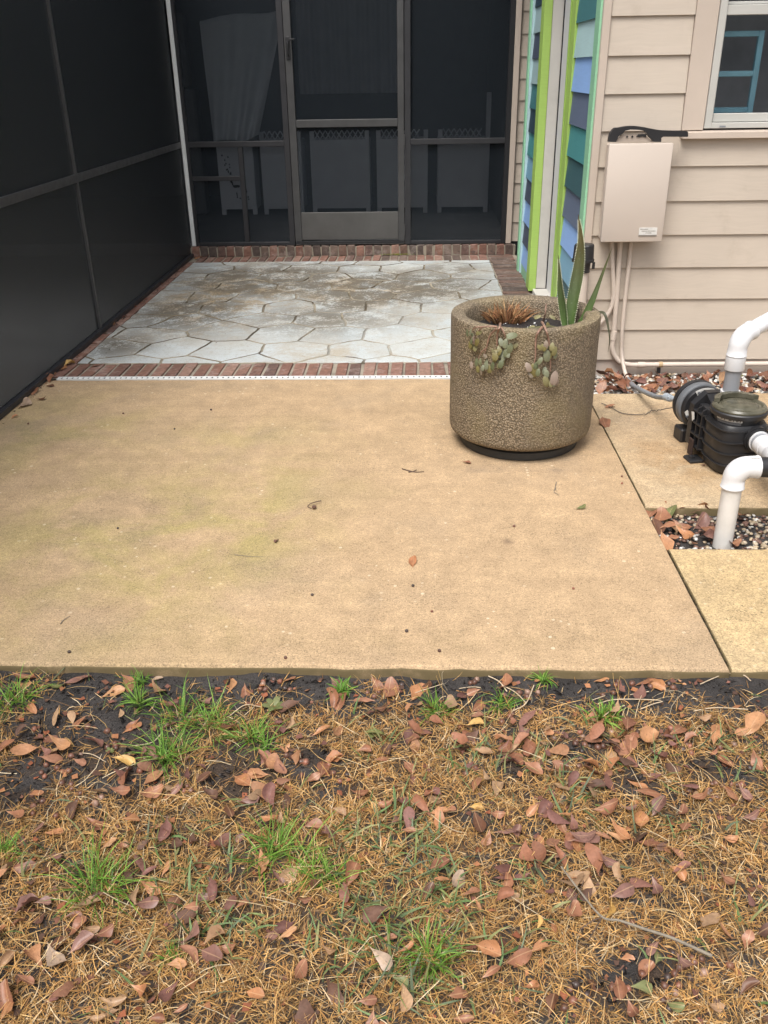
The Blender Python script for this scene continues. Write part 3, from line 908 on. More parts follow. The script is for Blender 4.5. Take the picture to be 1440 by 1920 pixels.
# sliding-door recess with lime casings
B().box((HX - 0.026, YN1 + 0.001, 0.012), (HX - 0.0005, YC0, 2.09), 0.002).obj('door_casing', M_lime, house, 0)
B().box((HX - 0.031, YC0 - 0.035, 0.012), (HX - 0.0265, YC0 - 0.002, 2.09), 0.001).obj('casing_bead', M_lime, house, 0)
B().box((HX - 0.040, YF0 - 0.060, 0.012), (HX + 0.010, YF0 + 0.098, 2.09), 0.002).obj('door_casing', M_lime, house, 0)
B().box((HX - 0.036, YN1 + 0.001, 2.091), (HX - 0.0005, YF0 + 0.098, 2.2), 0.002).obj('door_casing', M_lime, house, 0)
sd = B().box((HX + 0.011, YF0 - 0.055, 0.03), (HX + 0.079, YF0 - 0.001, 2.1), 0.001).obj('sliding_door', M_jamb, house, 0)
B().box((HX + 0.0795, YF0 - 0.062, 0.03), (HX + 0.090, YF0 - 0.002, 2.1)).obj('dark_gap', M_flat_black, sd, 0)  # black strip stands in for the shaded gap between jamb and panel
B().box((HX + 0.085, YC0 + 0.001, 0.03), (HX + 0.099, YF0 - 0.064, 2.1), 0.001).obj('door_panel', M_door, sd, 0)
B().box((HX - 0.012, YC0 + 0.001, -0.02), (HX + 0.098, YF0 - 0.063, 0.0295), 0.003).obj('threshold', M_jamb, sd, 0)
# far siding beside the screens
BY = 7.80
for k in range(0, 17):
    z = 0.10 + k * EXPO
    b = B(); prof = ((BY - 0.021, z), (BY - 0.001, z), (BY - 0.001, z + EXPO + 0.016), (BY - 0.009, z + EXPO + 0.016))
    b.poly([(0.803, py, pz) for py, pz in prof], (0.80, 0, 0)); b.obj('siding_board', M_side, house, 20)
B().box((0.802, BY, -0.05), (1.6, BY + 0.1, 2.75)).obj('wall', M_room, house, 0)
B().box((0.846, BY - 0.012, -0.02), (1.6, BY - 0.0005, 0.098)).obj('foundation', M_flat_black, house, 0)
# roof with a shallow eave over the walls
rf = B().box((HX - 0.25, HY - 0.35, 2.76), (4.4, 7.6, 2.86)).obj('roof', M_roofm, house, 0)

# ================================================================== screen enclosure
enc = empty('screen_enclosure', (WALL_X, 7.78, 0.0), 'dark bronze screened porch enclosure wrapping two sides of the patio', 'screen porch')
SY = 7.78
def bar(lo, hi, name='rail', mat=M_bronze2, parent=None, bev=0.002):
    return B().box(lo, hi, bev).obj(name, mat, parent or enc, 0)
Z0 = 0.086
bar((-1.868, SY - 0.02, Z0), (-1.083, SY + 0.02, Z0 + 0.028)); bar((-0.047, SY - 0.02, Z0), (0.715, SY + 0.02, Z0 + 0.028))
# corner post, white face to the patio
bar((-1.925, SY - 0.034, 0.087), (-1.893, SY + 0.03, 2.6), 'post', M_white)
bar((-1.8925, SY - 0.025, Z0), (-1.8685, SY + 0.028, 2.6), 'post')
bar((-1.082, SY - 0.025, Z0), (-1.036, SY + 0.025, 2.6), 'post'); bar((-0.096, SY - 0.025, Z0), (-0.048, SY + 0.025, 2.6), 'post')
bar((0.716, SY - 0.024, Z0), (0.757, SY + 0.024, 2.6), 'post', M_flat_black)
bar((0.7575, SY - 0.030, 0.087), (0.8015, SY + 0.03, 2.74), 'post', M_trim)
bar((-1.868, SY - 0.021, 0.872), (-1.0825, SY + 0.021, 0.914), 'rail', M_bronze2); bar((-0.0475, SY - 0.021, 0.872), (0.7155, SY + 0.021, 0.914), 'rail', M_bronze2)
# little framed hatch low in the left bay
bar((-1.468, SY - 0.018, Z0 + 0.029), (-1.428, SY + 0.018, 0.871), 'post', M_bronze2)
bar((-1.8675, SY - 0.017, 0.612), (-1.4685, SY + 0.017, 0.646), 'rail', M_bronze2)
bar((-1.868, SY - 0.02, 2.56), (0.7155, SY + 0.02, 2.6))
for x0, x1 in ((-1.867, -1.083), (-0.047, 0.7155)):
    B().box((x0, SY + 0.008, Z0 + 0.029), (x1, SY + 0.010, 0.8715)).obj('screen', M_screen, enc, 0)
    B().box((x0, SY + 0.008, 0.9145), (x1, SY + 0.010, 2.559)).obj('screen', M_screen, enc, 0)
# door
dw = B()
DXA, DXB = -1.032, -0.100
dw.box((DXA, SY - 0.030, 0.118), (DXA + 0.058, SY + 0.008, 2.15), 0.003); dw.box((DXB - 0.052, SY - 0.030, 0.118), (DXB, SY + 0.008, 2.15), 0.003)
dw.box((DXA + 0.0585, SY - 0.029, 1.010), (DXB - 0.0525, SY + 0.007, 1.068), 0.003); dw.box((DXA + 0.0585, SY - 0.029, 2.08), (DXB - 0.0525, SY + 0.007, 2.15), 0.003)
door = dw.obj('screen_door', M_bronze, enc, 0)
B().box((DXA + 0.0585, SY - 0.022, 0.130), (DXB - 0.0525, SY + 0.004, 0.352), 0.002).obj('kick_plate', M_kick, door, 0)
B().box((DXA + 0.004, SY - 0.034, 0.098), (DXB - 0.004, SY + 0.006, 0.1175), 0.001).obj('sweep', M_black2, door, 0)
B().box((DXA + 0.004, SY - 0.036, 0.094), (DXB - 0.004, SY - 0.028, 0.0975)).obj('sill_strip', M_kick, door, 0)
B().box((DXA + 0.060, SY - 0.006, 0.353), (DXB - 0.054, SY - 0.004, 1.0095)).obj('screen', M_screen, door, 0)
B().box((DXA + 0.060, SY - 0.006, 1.0685), (DXB - 0.054, SY - 0.004, 2.0795)).obj('screen', M_screen, door, 0)
h = B(); h.box((DXA + 0.012, SY - 0.036, 1.50), (DXA + 0.046, SY - 0.0305, 1.66), 0.003); h.tube(smooth_path([(DXA + 0.03, SY - 0.034, 1.63), (DXA + 0.03, SY - 0.062, 1.62), (DXA + 0.03, SY - 0.062, 1.54), (DXA + 0.03, SY - 0.034, 1.53)]), 0.006, 8); h.box((DXA + 0.04, SY - 0.055, 1.635), (DXA + 0.085, SY - 0.045, 1.648), 0.002)
h.obj('handle', M_black2, door)
for z in (0.16, 0.86, 1.9):
    B().box((DXB - 0.004, SY - 0.038, z), (DXB + 0.006, SY - 0.0305, z + 0.09), 0.001).obj('hinge', M_bronze, door, 0)
# long side wall
for y0, y1 in ((0.35, 2.805), (2.835, 5.259), (5.281, 7.745)):
    B().box((WALL_X - 0.012, y0, 0.031), (WALL_X - 0.010, y1, 0.871)).obj('screen', M_screen_side, enc, 0)
    B().box((WALL_X - 0.012, y0, 0.917), (WALL_X - 0.010, y1, 2.56)).obj('screen', M_screen_side, enc, 0)
    bar((WALL_X - 0.014, y0 + 0.0005, 0.8725), (WALL_X + 0.002, y1 - 0.0005, 0.9155), 'rail', M_bronze)
for y in (5.27, 2.82, 0.32):
    bar((WALL_X - 0.024, y - 0.0105, 0.0312), (WALL_X + 0.004, y + 0.0105, 2.6), 'post', M_bronze)
bar((WALL_X - 0.022, 0.30, 0.002), (WALL_X + 0.014, 7.745, 0.0305), 'rail', M_bronze2)
bar((WALL_X - 0.022, 0.30, 2.561), (WALL_X + 0.014, 7.745, 2.6), 'rail', M_bronze2)
rf = B(); rf.box((-6.2, 4.9, 2.62), (WALL_X + 0.05, 11.2, 2.70)); rf.box((WALL_X + 0.0505, 7.66, 2.62), (0.80, 11.2, 2.70))  # unseen roof, stopped short over the side porch to let skylight in
rf.obj('roof', M_roofm, enc, 0)
# room of the porch
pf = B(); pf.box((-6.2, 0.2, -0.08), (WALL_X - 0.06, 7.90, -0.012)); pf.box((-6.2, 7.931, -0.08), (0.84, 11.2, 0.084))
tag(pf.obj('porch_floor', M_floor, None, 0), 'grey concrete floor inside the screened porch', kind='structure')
pw = B(); pw.box((-6.3, 0.1, -0.05), (-6.2, 11.3, 2.62)); pw.box((-6.2, 11.2, -0.05), (0.9, 11.3, 2.62)); pw.box((0.80, 7.95, -0.05), (0.9, 11.2, 2.62)); pw.box((-6.2, 0.1, -0.05), (WALL_X - 0.05, 0.2, 2.62))  # near end wall is added to keep light out of the porch
tag(pw.obj('porch_wall', M_room, None, 0), 'dim plaster walls enclosing the porch, near end wall added to block light', kind='structure')

# ------------------------------------------------------------------ furniture dimly seen through the screens
FY = 9.60
FZ = 0.085
def room_divider(x0, x1, ztop, label, lattice=True, hi_post=None, cut=False):
    t = empty('cabinet', ((x0 + x1) / 2, FY, FZ), label, 'cabinet', 'white cabinets standing inside the porch')
    zt = 0.80
    B().box((x0, FY - 0.012, FZ + 0.055), (x1, FY + 0.30, zt), 0.004).obj('body', M_furn, t, 0)
    f = B()
    for a, b in ((x0, x0 + 0.045), (x1 - 0.045, x1)):
        f.box((a, FY - 0.014, FZ), (b, FY + 0.03, FZ + 0.0545), 0.003)
    f.obj('feet', M_furn, t, 0)
    if lattice:
        l = B()
        l.box((x0, FY - 0.01, zt + 0.0005), (x0 + 0.045, FY + 0.02, ztop), 0.003); l.box((x1 - 0.045, FY - 0.01, zt + 0.0005), (x1, FY + 0.02, ztop), 0.003)
        x = x0 + 0.05
        while x < x1 - 0.10:
            for s_ in (1, -1):
                l.tube([(x, FY - 0.004 * s_, zt + (0 if s_ > 0 else 0.085)), (x + 0.055, FY - 0.004 * s_, zt + (0.085 if s_ > 0 else 0))], 0.006, 4)
            x += 0.055
        l.obj('lattice', M_furn, t, 0)
    if cut:
        c = B()
        q = random.Random(3)
        for i in range(70):
            a = q.uniform(0, 1); rr = q.choice((0.05, 0.09, 0.13, 0.17, 0.21))
            px, pz = x0 + 0.14 + rr * math.cos(0.4 + a * 2.2) * 0.8, 0.22 + a * 0.42 + 0.06 * math.sin(a * 9)
            if x0 + 0.05 < px < x1 - 0.05:
                c.box((px - 0.006, FY - 0.0138, pz - 0.008), (px + 0.006, FY - 0.0126, pz + 0.008))
        c.obj('pierced_pattern', M_furn_edge, t, 0)
    return t
room_divider(-2.03, -1.66, 0.80, 'white pierced cabinet under the draped sheet', False, cut=True)
room_divider(-1.585, -1.165, 0.88, 'plain white cabinet just behind the door post beside the draped sheet')
room_divider(-1.075, -0.475, 0.88, 'white lattice-top cabinet behind the screen door lower panel')
room_divider(-0.405, 0.115, 0.88, 'white lattice-top cabinet behind the door hinge side')
rd = room_divider(0.215, 0.735, 0.88, 'white lattice-top cabinet with a tall end post at the far porch end')
B().box((0.690, FY - 0.015, 0.881), (0.735, FY + 0.02, 1.21), 0.003).obj('post', M_furn, rd, 0)
# sheet thrown over something tall
sh_v, sh_f = [], []
SW, SH = 44, 30
tl, tr_, bl, br = gy(374, 40, 9.45), gy(534, 16, 9.45), gy(402, 268, 9.45), gy(486, 255, 9.45)
for j in range(SH + 1):
    v = j / SH
    for i in range(SW + 1):
        u = i / SW
        a = tl.lerp(bl, v); b = tr_.lerp(br, v ** 1.5 * 1.0)
        p = a.lerp(b, u)
        if j == 0: p.z += 0.02 * math.sin(u * 5)
        fold = 0.030 * math.sin(u * 23 + v * 3.0) * (0.25 + v) + 0.02 * math.sin(u * 11 - v * 4)
        p.y += fold - 0.05 * v
        p.z += 0.02 * math.sin(u * 7) * v
        sh_v.append(p)
for j in range(SH):
    for i in range(SW):
        a = j * (SW + 1) + i
        sh_f.append((a, a + 1, a + SW + 2, a + SW + 1))
top0 = len(sh_v)
for i in range(SW + 1):
    p = Vector(sh_v[i]); sh_v.append(p + Vector((0, 0.30, -0.02)))
for i in range(SW):
    sh_f.append((i, top0 + i, top0 + i + 1, i + 1))
tag(put('draped_sheet', arr_mesh('draped_sheet', sh_v, sh_f, None, M_cloth)), 'white sheet draped over tall furniture seen through the screen', 'sheet')
# wide pale curtain on the far wall, dark sofa back below it
cv, cf = [], []
n = 120
for i in range(n + 1):
    x = -1.30 + 1.16 * i / n
    yv = 10.85 + 0.03 * math.sin(i * 0.55) + 0.012 * math.sin(i * 0.21)
    cv += [(x, yv, 1.19), (x, yv, 2.5)]
for i in range(n):
    cf.append((2 * i, 2 * i + 2, 2 * i + 3, 2 * i + 1))
tag(put('curtain', arr_mesh('curtain', cv, cf, None, M_curtain)), 'pale curtain hanging behind the upper half of the screen door', 'curtain')
pd = B(); pd.box((-2.42, 9.62, FZ), (-2.20, 9.84, 1.28), 0.02); pd.box((-2.40, 9.64, 1.2805), (-2.24, 9.80, 1.95), 0.05, 2)
tag(pd.obj('storage_box', plain('dusky_box', (0.14, 0.145, 0.15), 0.8), None, 0), 'tall dusky wrapped bundle beside the white corner post', 'bundle')

# ================================================================== blue shelf inside the window
BSY = 4.615
M_shelf = M_glass_blue
bs = empty('shelf_unit', gy(1410, 215, BSY), 'blue painted shelf frame standing inside the window', 'shelf')
def pxbar(p0, p1, w, name):
    a, b = gy(*p0, BSY), gy(*p1, BSY)
    d = (b - a).normalized(); nrm = Vector((-d.z, 0, d.x)) * w / 2
    B().poly([a + nrm, b + nrm, b - nrm, a - nrm], (0, 0.022, 0)).obj(name, M_glass_blue, bs, 0)
xr = gy(1411, 212, BSY).x
zb, zm, zt = gy(1400, 206, BSY).z, gy(1400, 138, BSY).z, gy(1400, 63, BSY).z
B().box((xr - 0.026, BSY, 0.4), (xr, BSY + 0.022, zt + 0.012), 0.002).obj('upright', M_glass_blue, bs, 0)
for z in (zb, zm, zt):
    B().box((1.15, BSY + 0.001, z - 0.012), (xr - 0.0262, BSY + 0.021, z + 0.0118), 0.002).obj('rail', M_glass_blue, bs, 0)
B().box((1.20, BSY, 0.4), (1.226, BSY + 0.0205, zb - 0.0125), 0.002).obj('upright', M_glass_blue, bs, 0)

# ================================================================== controller box on the wall
cb = empty('controller_box', (1.02, 4.45, 0.671), 'beige metal controller box on the siding above three conduits', 'controller box')
B().box((0.884, 4.385, 0.676), (1.157, 4.4685, 1.098), 0.004).obj('body', M_box, cb, 0)
B().box((0.876, 4.362, 0.670), (1.165, 4.3845, 1.104), 0.006, 2).obj('lid', M_box, cb)
st = B().box((1.052, 4.3600, 0.697), (1.136, 4.3616, 0.736)).obj('sticker', M_sticker, cb, 0)
pr = B()
pr.box((1.0518, 4.3590, 0.6965), (1.1362, 4.3599, 0.7035)); 
for x0, x1, z in ((1.057, 1.094, 0.729), (1.064, 1.128, 0.7205), (1.082, 1.110, 0.712)):
    x = x0
    while x < x1:
        w = rnd.uniform(0.002, 0.005); pr.box((x, 4.3592, z - 0.0016), (min(x + w, x1), 4.3599, z + 0.0016)); x += w + 0.0012
pr.obj('print', M_print, st, 0)
# black moulded handle lying on top
hb = empty('brush_handle', (1.05, 4.40, 1.105), 'black curved plastic brush handle lying on top of the controller box', 'handle')
def z3(px, py):
    return gy(1100 + px / 6.545, 220 + py / 6.545, 4.375)
outer = [(270, 302), (278, 250), (292, 200), (318, 158), (345, 133), (400, 128), (460, 116), (520, 108), (580, 107), (640, 112), (710, 122), (780, 136), (850, 150), (920, 161), (1050, 165), (1200, 168), (1238, 174), (1247, 190), (1247, 232), (1238, 240), (1140, 239), (940, 238), (918, 252), (915, 302), (822, 302), (800, 268), (768, 240), (735, 190), (715, 168), (640, 153), (540, 150), (475, 164), (442, 200), (392, 232), (362, 302)]
B().poly([z3(*p) for p in outer], (0, 0.034, 0)).obj('grip', M_black2, hb, 25)
B().poly([z3(*p) + Vector((0, 0.012, 0)) for p in ((364, 303), (432, 214), (615, 214), (740, 232), (815, 303))], (0, 0.012, 0)).obj('core_plate', plain('tan_plastic', (0.36, 0.30, 0.25), 0.6, 0.1), hb, 0)
hl = B()
for p in ((502, 238), (566, 238)):
    c = z3(*p) + Vector((0, 0.010, 0)); hl.lathe([(0.0045, 0), (0.0045, 0.0015)], 10, AXM(c, (0, -1, 0)))
hl.obj('screw_hole', M_flat_black, hb, 0)
B().poly([z3(*p) + Vector((0, 0.008, 0)) for p in ((615, 235), (640, 210), (740, 205), (735, 250), (690, 235), (650, 245))], (0, 0.003, 0)).obj('clip', M_black2, hb, 0)

# ================================================================== conduits on the wall
CY = 4.452
def wall(u, v, y=CY):
    return gy(u, v, y)
c1 = empty('conduit', wall(1144, 590), 'beige conduit bending away behind the planter', 'conduit', 'conduits below the controller box')
B().tube(smooth_path([wall(1147, 452), wall(1148, 480), wall(1150, 530), wall(1150, 556), wall(1146, 576), wall(1136, 594), wall(1120, 612)], 5), 0.0105, 12).obj('pipe', M_conduit, c1)
c2 = empty('conduit', wall(1150, 683), 'beige conduit dropping from the box and running along the foundation', 'conduit', 'conduits below the controller box')
B().tube(smooth_path([wall(1163, 452), wall(1160, 500), wall(1156, 560), wall(1152, 610), wall(1149, 640), wall(1148, 652), wall(1153, 668), wall(1165, 680), wall(1182, 684), wall(1200, 684), wall(1300, 683), wall(1440, 682)], 5) + [Vector((2.6, CY, wall(1440, 682).z)), Vector((4.2, CY, wall(1440, 682).z))], 0.0125, 12).obj('pipe', M_conduit, c2)
B().tube([wall(1152, 620), wall(1149, 637)], 0.0150, 14).obj('coupling', M_conduit, c2)
B().tube([wall(1196, 684), wall(1209, 684)], 0.0150, 14).obj('coupling', M_conduit, c2)
B().tube([wall(1235, 683.5), wall(1242, 683.4)], 0.0150, 14).obj('strap', plain('tan_strap', (0.42, 0.30, 0.17), 0.7), c2)
B().box(wall(1236, 694) + Vector((-0.008, 0.0, -0.02)), wall(1236, 694) + Vector((0.008, 0.02, 0.012)), 0.003).obj('support', M_black, c2)
c3 = empty('conduit', wall(1175, 705), 'beige conduit turning into grey flexible conduit that feeds the pump motor', 'conduit', 'conduits below the controller box')
p_top = [wall(1183, 452), wall(1180, 490), wall(1174, 540), wall(1169, 590), wall(1166, 630), wall(1166, 665)]
p_mid = gy(1171, 695, 4.41); p_end = gy(1177, 710, 4.36)
B().tube(smooth_path(p_top + [p_mid, p_end], 5), 0.0100, 12).obj('pipe', M_conduit, c3)
MOT_IN = Vector((1.135, 3.72, 0.125))
flex = smooth_path([p_end, gy(1186, 722, 4.25), gy(1205, 733, 4.02), gy(1228, 743, 3.84), gy(1243, 745, 3.72), gy(1252, 745, 3.65)], 12)
B().tube(flex, [0.0108 + 0.0006 * (i % 2) for i in range(len(flex))], 12).obj('flexible_conduit', M_conduit_grey, c3)
e0 = flex[-1]; e1 = gy(1270, 750, 3.58)
ft = B(); ft.tube([e0 - (e1 - e0) * 0.25, e0 + (e1 - e0) * 0.22], 0.0165, 12); ft.tube([e0 + (e1 - e0) * 0.2, e1 + (e1 - e0) * 0.35], 0.0115, 12); ft.tube([e0 + (e1 - e0) * 0.25, e0 + (e1 - e0) * 0.42], 0.0145, 6)
ft.obj('fitting', M_fitting_grey, c3)

# black capped post beside the corner
bp = empty('sensor_post', gy(1093, 680, 4.33), 'slim cream pipe post topped by a black plastic cap behind the aloe', 'post')
pc = gy(1094, 478, 4.33)
B().tube([(pc.x + 0.012, 4.33, -0.05), (pc.x, 4.33, pc.z - 0.035)], 0.029, 16).obj('pipe', M_conduit, bp)
pm = Matrix.Translation((pc.x, 4.33, pc.z))
B().lathe([(0.036, -0.080), (0.037, -0.032), (0.053, -0.030), (0.053, -0.019), (0.050, -0.017)], 18, pm).obj('collar', M_black, bp)
B().lathe([(0.050, -0.0165), (0.047, 0.044), (0.043, 0.050), (0.010, 0.052)], 10, pm).obj('cap', M_black, bp, 20)
B().tube([(pc.x + 0.046, 4.30, pc.z - 0.060), (pc.x + 0.046, 4.30, pc.z - 0.028)], 0.007, 8).obj('screw', M_black, bp)

# ================================================================== planter
PC = Vector((0.437, 3.535, 0.0)); PR = 0.298; PH = 0.548
def aggregate():
    m, nt, p, out = nodes_of('exposed_aggregate')
    co = objco(nt)
    v = nd(nt, 'TexVoronoi', {'Vector': co, 'Scale': 150.0, 'Randomness': 1.0}, feature='F1')
    sep = nd(nt, 'SeparateColor', {'Color': v.outputs['Color']})
    ramp = nd(nt, 'ValToRGB', {'Fac': sep.outputs[0]})
    e = ramp.color_ramp.elements
    e[0].color = rgba((0.235, 0.182, 0.120)); e[1].color = rgba((0.41, 0.335, 0.23))
    for pos, c in ((0.3, (0.27, 0.21, 0.138)), (0.6, (0.30, 0.234, 0.155)), (0.88, (0.33, 0.26, 0.172))):
        x = e.new(pos); x.color = rgba(c)
    agg_col = mixc(nt, mapr(nt, v.outputs['Distance'], 0.28, 0.66), ramp.outputs[0], (0.120, 0.092, 0.058))  # gaps between pebbles darkened so the colour carries relief shade
    stain = mapr(nt, noise(nt, nd(nt, 'Mapping', {'Vector': co, 'Scale': (1, 1, 0.45)}).outputs[0], 5.5, 6, 0.65), 0.42, 0.66)
    agg_col = mixc(nt, math_(nt, 'MULTIPLY', stain, 0.42), agg_col, (0.12, 0.095, 0.072))
    moss = mapr(nt, noise(nt, co, 4.0, 5), 0.46, 0.66)
    agg_col = mixc(nt, math_(nt, 'MULTIPLY', moss, 0.25), agg_col, (0.27, 0.215, 0.09))
    nt.links.new(agg_col, p.inputs['Base Color'])
    p.inputs['Roughness'].default_value = 0.75
    h = math_(nt, 'SUBTRACT', 1.0, v.outputs['Distance'])
    nt.links.new(bumpn(nt, h, 0.8, 0.005), p.inputs['Normal'])
    return m
M_agg = aggregate()
M_pot_soil = plain('potting_soil', (0.016, 0.013, 0.013), 0.6, 0.5, 60, 1.0, 140, spec=0.6)
M_saucer = plain('dark_saucer', (0.028, 0.028, 0.027), 0.6, 0.2, 12, grime=0.3, grime_col=(0.07, 0.06, 0.05))
pl = empty('planter', PC, 'round exposed-aggregate concrete planter standing on a dark saucer', 'planter')
mP = Matrix.Translation(PC)
prof = [(0.215, 0.046), (0.255, 0.049), (0.280, 0.057), (0.2905, 0.068), (0.2945, 0.086), (0.296, 0.20), (0.2955, 0.32), (0.296, 0.44), (0.297, 0.525), (0.2965, 0.538), (0.2940, 0.5445), (0.288, 0.5475), (0.262, 0.5470), (0.246, 0.544), (0.238, 0.537), (0.2345, 0.522), (0.230, 0.48), (0.228, 0.42)]
shell = B(); shell.lathe(prof, 128, mP, close=True)
shell.obj('shell', M_agg, pl, 40)
B().lathe([(0.232, 0.001), (0.247, 0.004), (0.250, 0.020), (0.248, 0.034), (0.240, 0.038), (0.236, 0.0345), (0.05, 0.030)], 72, mP).obj('saucer', M_saucer, pl)
sv, sf = [], []
NS, NRr = 60, 14
for j in range(NRr + 1):
    for i in range(NS):
        r = 0.2295 * (j / NRr); a = 2 * math.pi * i / NS
        x, y = PC.x + r * math.cos(a), PC.y + r * math.sin(a)
        sv.append((x, y, 0.468 + 0.012 * mn.noise((x * 22, y * 22, 0)) + 0.007 * mn.noise((x * 60, y * 60, 3))))
for j in range(NRr):
    for i in range(NS):
        a = j * NS + i; b = j * NS + (i + 1) % NS
        sf.append((a, b, b + NS, a + NS))
put('potting_soil', arr_mesh('potting_soil', sv, sf, None, M_pot_soil), None, pl)
pe = B()
for i in range(90):
    a = rnd.uniform(0, 6.28); r = 0.222 * math.sqrt(rnd.random())
    x, y = PC.x + r * math.cos(a), PC.y + r * math.sin(a); s = rnd.uniform(0.0012, 0.0028)
    z = 0.470 + 0.012 * mn.noise((x * 22, y * 22, 0))
    pe.box((x - s, y - s, z - s), (x + s, y + s, z + s), s * 0.4)
o = pe.obj('perlite', M_white, pl, 0); tag(o, kind='stuff')

# ------------------------------------------------------------------ aloe
def aloe_mat(name, c0, c1, c2):
    m, nt, p, out = nodes_of(name)
    co = objco(nt)
    z = nd(nt, 'SeparateXYZ', {'Vector': co}).outputs['Z']
    ramp = nd(nt, 'ValToRGB', {'Fac': mapr(nt, z, 0.0, 0.40, 0, 1, False)})
    e = ramp.color_ramp.elements
    e[0].color = rgba(c0); e[1].color = rgba(c2)
    x = e.new(0.45); x.color = rgba(c1)
    c = mixc(nt, 1.0, ramp.outputs[0], grey(nt, mapr(nt, noise(nt, nd(nt, 'Mapping', {'Vector': co, 'Scale': (1, 1, 0.2)}).outputs[0], 60, 4), 0.3, 0.7, 0.78, 1.22, False)), 'MULTIPLY')
    sp = mapr(nt, noise(nt, co, 170, 2), 0.66, 0.70)
    c = mixc(nt, math_(nt, 'MULTIPLY', sp, 0.3), c, (0.35, 0.42, 0.28))
    nt.links.new(c, p.inputs['Base Color'])
    p.inputs['Roughness'].default_value = 0.38
    p.inputs['Subsurface Weight'].default_value = 0.08
    p.inputs['Subsurface Radius'].default_value = (0.01, 0.02, 0.005)
    return m
M_aloe = aloe_mat('aloe_skin', (0.085, 0.150, 0.040), (0.075, 0.100, 0.040), (0.095, 0.075, 0.030))
M_spine = plain('aloe_spine', (0.55, 0.56, 0.40), 0.5)
M_aloe_dry = plain('dry_aloe_skin', (0.055, 0.055, 0.028), 0.5, 0.3, 40)
AL = Vector((0.645, 3.57, 0.455))
aloe = empty('aloe_plant', AL, 'green aloe with tall pointed spiny leaves in the planter', 'plant')
def aloe_leaf(path, w, th, face, mat=M_aloe, spines=True, name='leaf'):
    """fleshy channelled leaf: crescent section that tapers to a point"""
    pts = smooth_path(path, 7)
    n = len(pts); b = B(); bm = b.bm
    rings = []; edge = []
    face = Vector(face).normalized()
    for i, p in enumerate(pts):
        t = (pts[min(i + 1, n - 1)] - pts[max(i - 1, 0)]).normalized()
        side = t.cross(face).normalized(); f = side.cross(t).normalized()
        k = i / (n - 1)
        ww = w * float(np.interp(k, (0, 0.18, 0.35, 0.5, 0.65, 0.85, 1.0), (0.6, 0.95, 1.0, 0.80, 0.50, 0.24, 0.02)))
        ww = max(ww, 0.0006); tt = th * (1 - k) ** 0.8 + 0.0006
        sec = [(-1, 0.30), (-0.62, -0.02), (0, -0.22), (0.62, -0.02), (1, 0.30), (0.72, -0.42), (0.0, -1.0), (-0.72, -0.42)]
        rings.append([bm.verts.new(p + side * ww * a + f * tt * c) for a, c in sec])
        edge.append((p - side * ww + f * tt * 0.3, p + side * ww + f * tt * 0.3, side, t, ww))
    for r0, r1 in zip(rings, rings[1:]):
        for k in range(8):
            bm.faces.new((r0[k], r0[(k + 1) % 8], r1[(k + 1) % 8], r1[k]))
    bm.faces.new(rings[0]); bm.faces.new(rings[-1][::-1])
    o = b.obj(name, mat, aloe, 70)
    if spines:
        s = B()
        for i in range(1, n - 3):
            l, r_, side, t, ww = edge[i]
            l2, r2 = edge[i + 1][0], edge[i + 1][1]
            for q in (0.0, 0.5):
                for e, sg in ((l.lerp(l2, q), -1), (r_.lerp(r2, q), 1)):
                    s.tube([e, e + side * sg * 0.0042 + t * 0.002], [0.0016, 0.0002], 4)
        s.obj('spines', M_spine, o, 0)
    return o
aloe_leaf([gy(1068, 618, 3.56), gy(1073, 570, 3.57), gy(1084, 510, 3.585), gy(1089, 465, 3.59), gy(1088, 432, 3.595), gy(1084, 402, 3.60)], 0.0235, 0.020, (-0.35, -1, 0.15))
aloe_leaf([gy(1062, 622, 3.555), gy(1057, 585, 3.56), gy(1051, 540, 3.565), gy(1049, 505, 3.57), gy(1047, 478, 3.575)], 0.0175, 0.016, (-0.75, -0.75, 0.1))
aloe_leaf([gy(1078, 620, 3.55), gy(1096, 595, 3.545), gy(1113, 558, 3.545), gy(1131, 510, 3.55), gy(1148, 464, 3.555)], 0.0145, 0.016, (-0.3, -0.9, 0.5), spines=False)
aloe_leaf([gy(1090, 612, 3.555), gy(1108, 594, 3.535), gy(1126, 586, 3.51), gy(1135, 592, 3.49), gy(1141, 618, 3.475), gy(1143, 640, 3.47), gy(1140, 660, 3.468)], 0.0085, 0.005, (0.1, -0.6, 0.8), M_aloe_dry, False, 'wilted_leaf')
aloe_leaf([gy(1052, 616, 3.50), gy(1030, 612, 3.44), gy(1000, 615, 3.385), gy(970, 617, 3.365), gy(942, 617, 3.36)], 0.008, 0.006, (0, -0.3, 1), plain('dull_aloe', (0.13, 0.12, 0.06), 0.5, 0.3, 40), False, 'wilted_leaf')

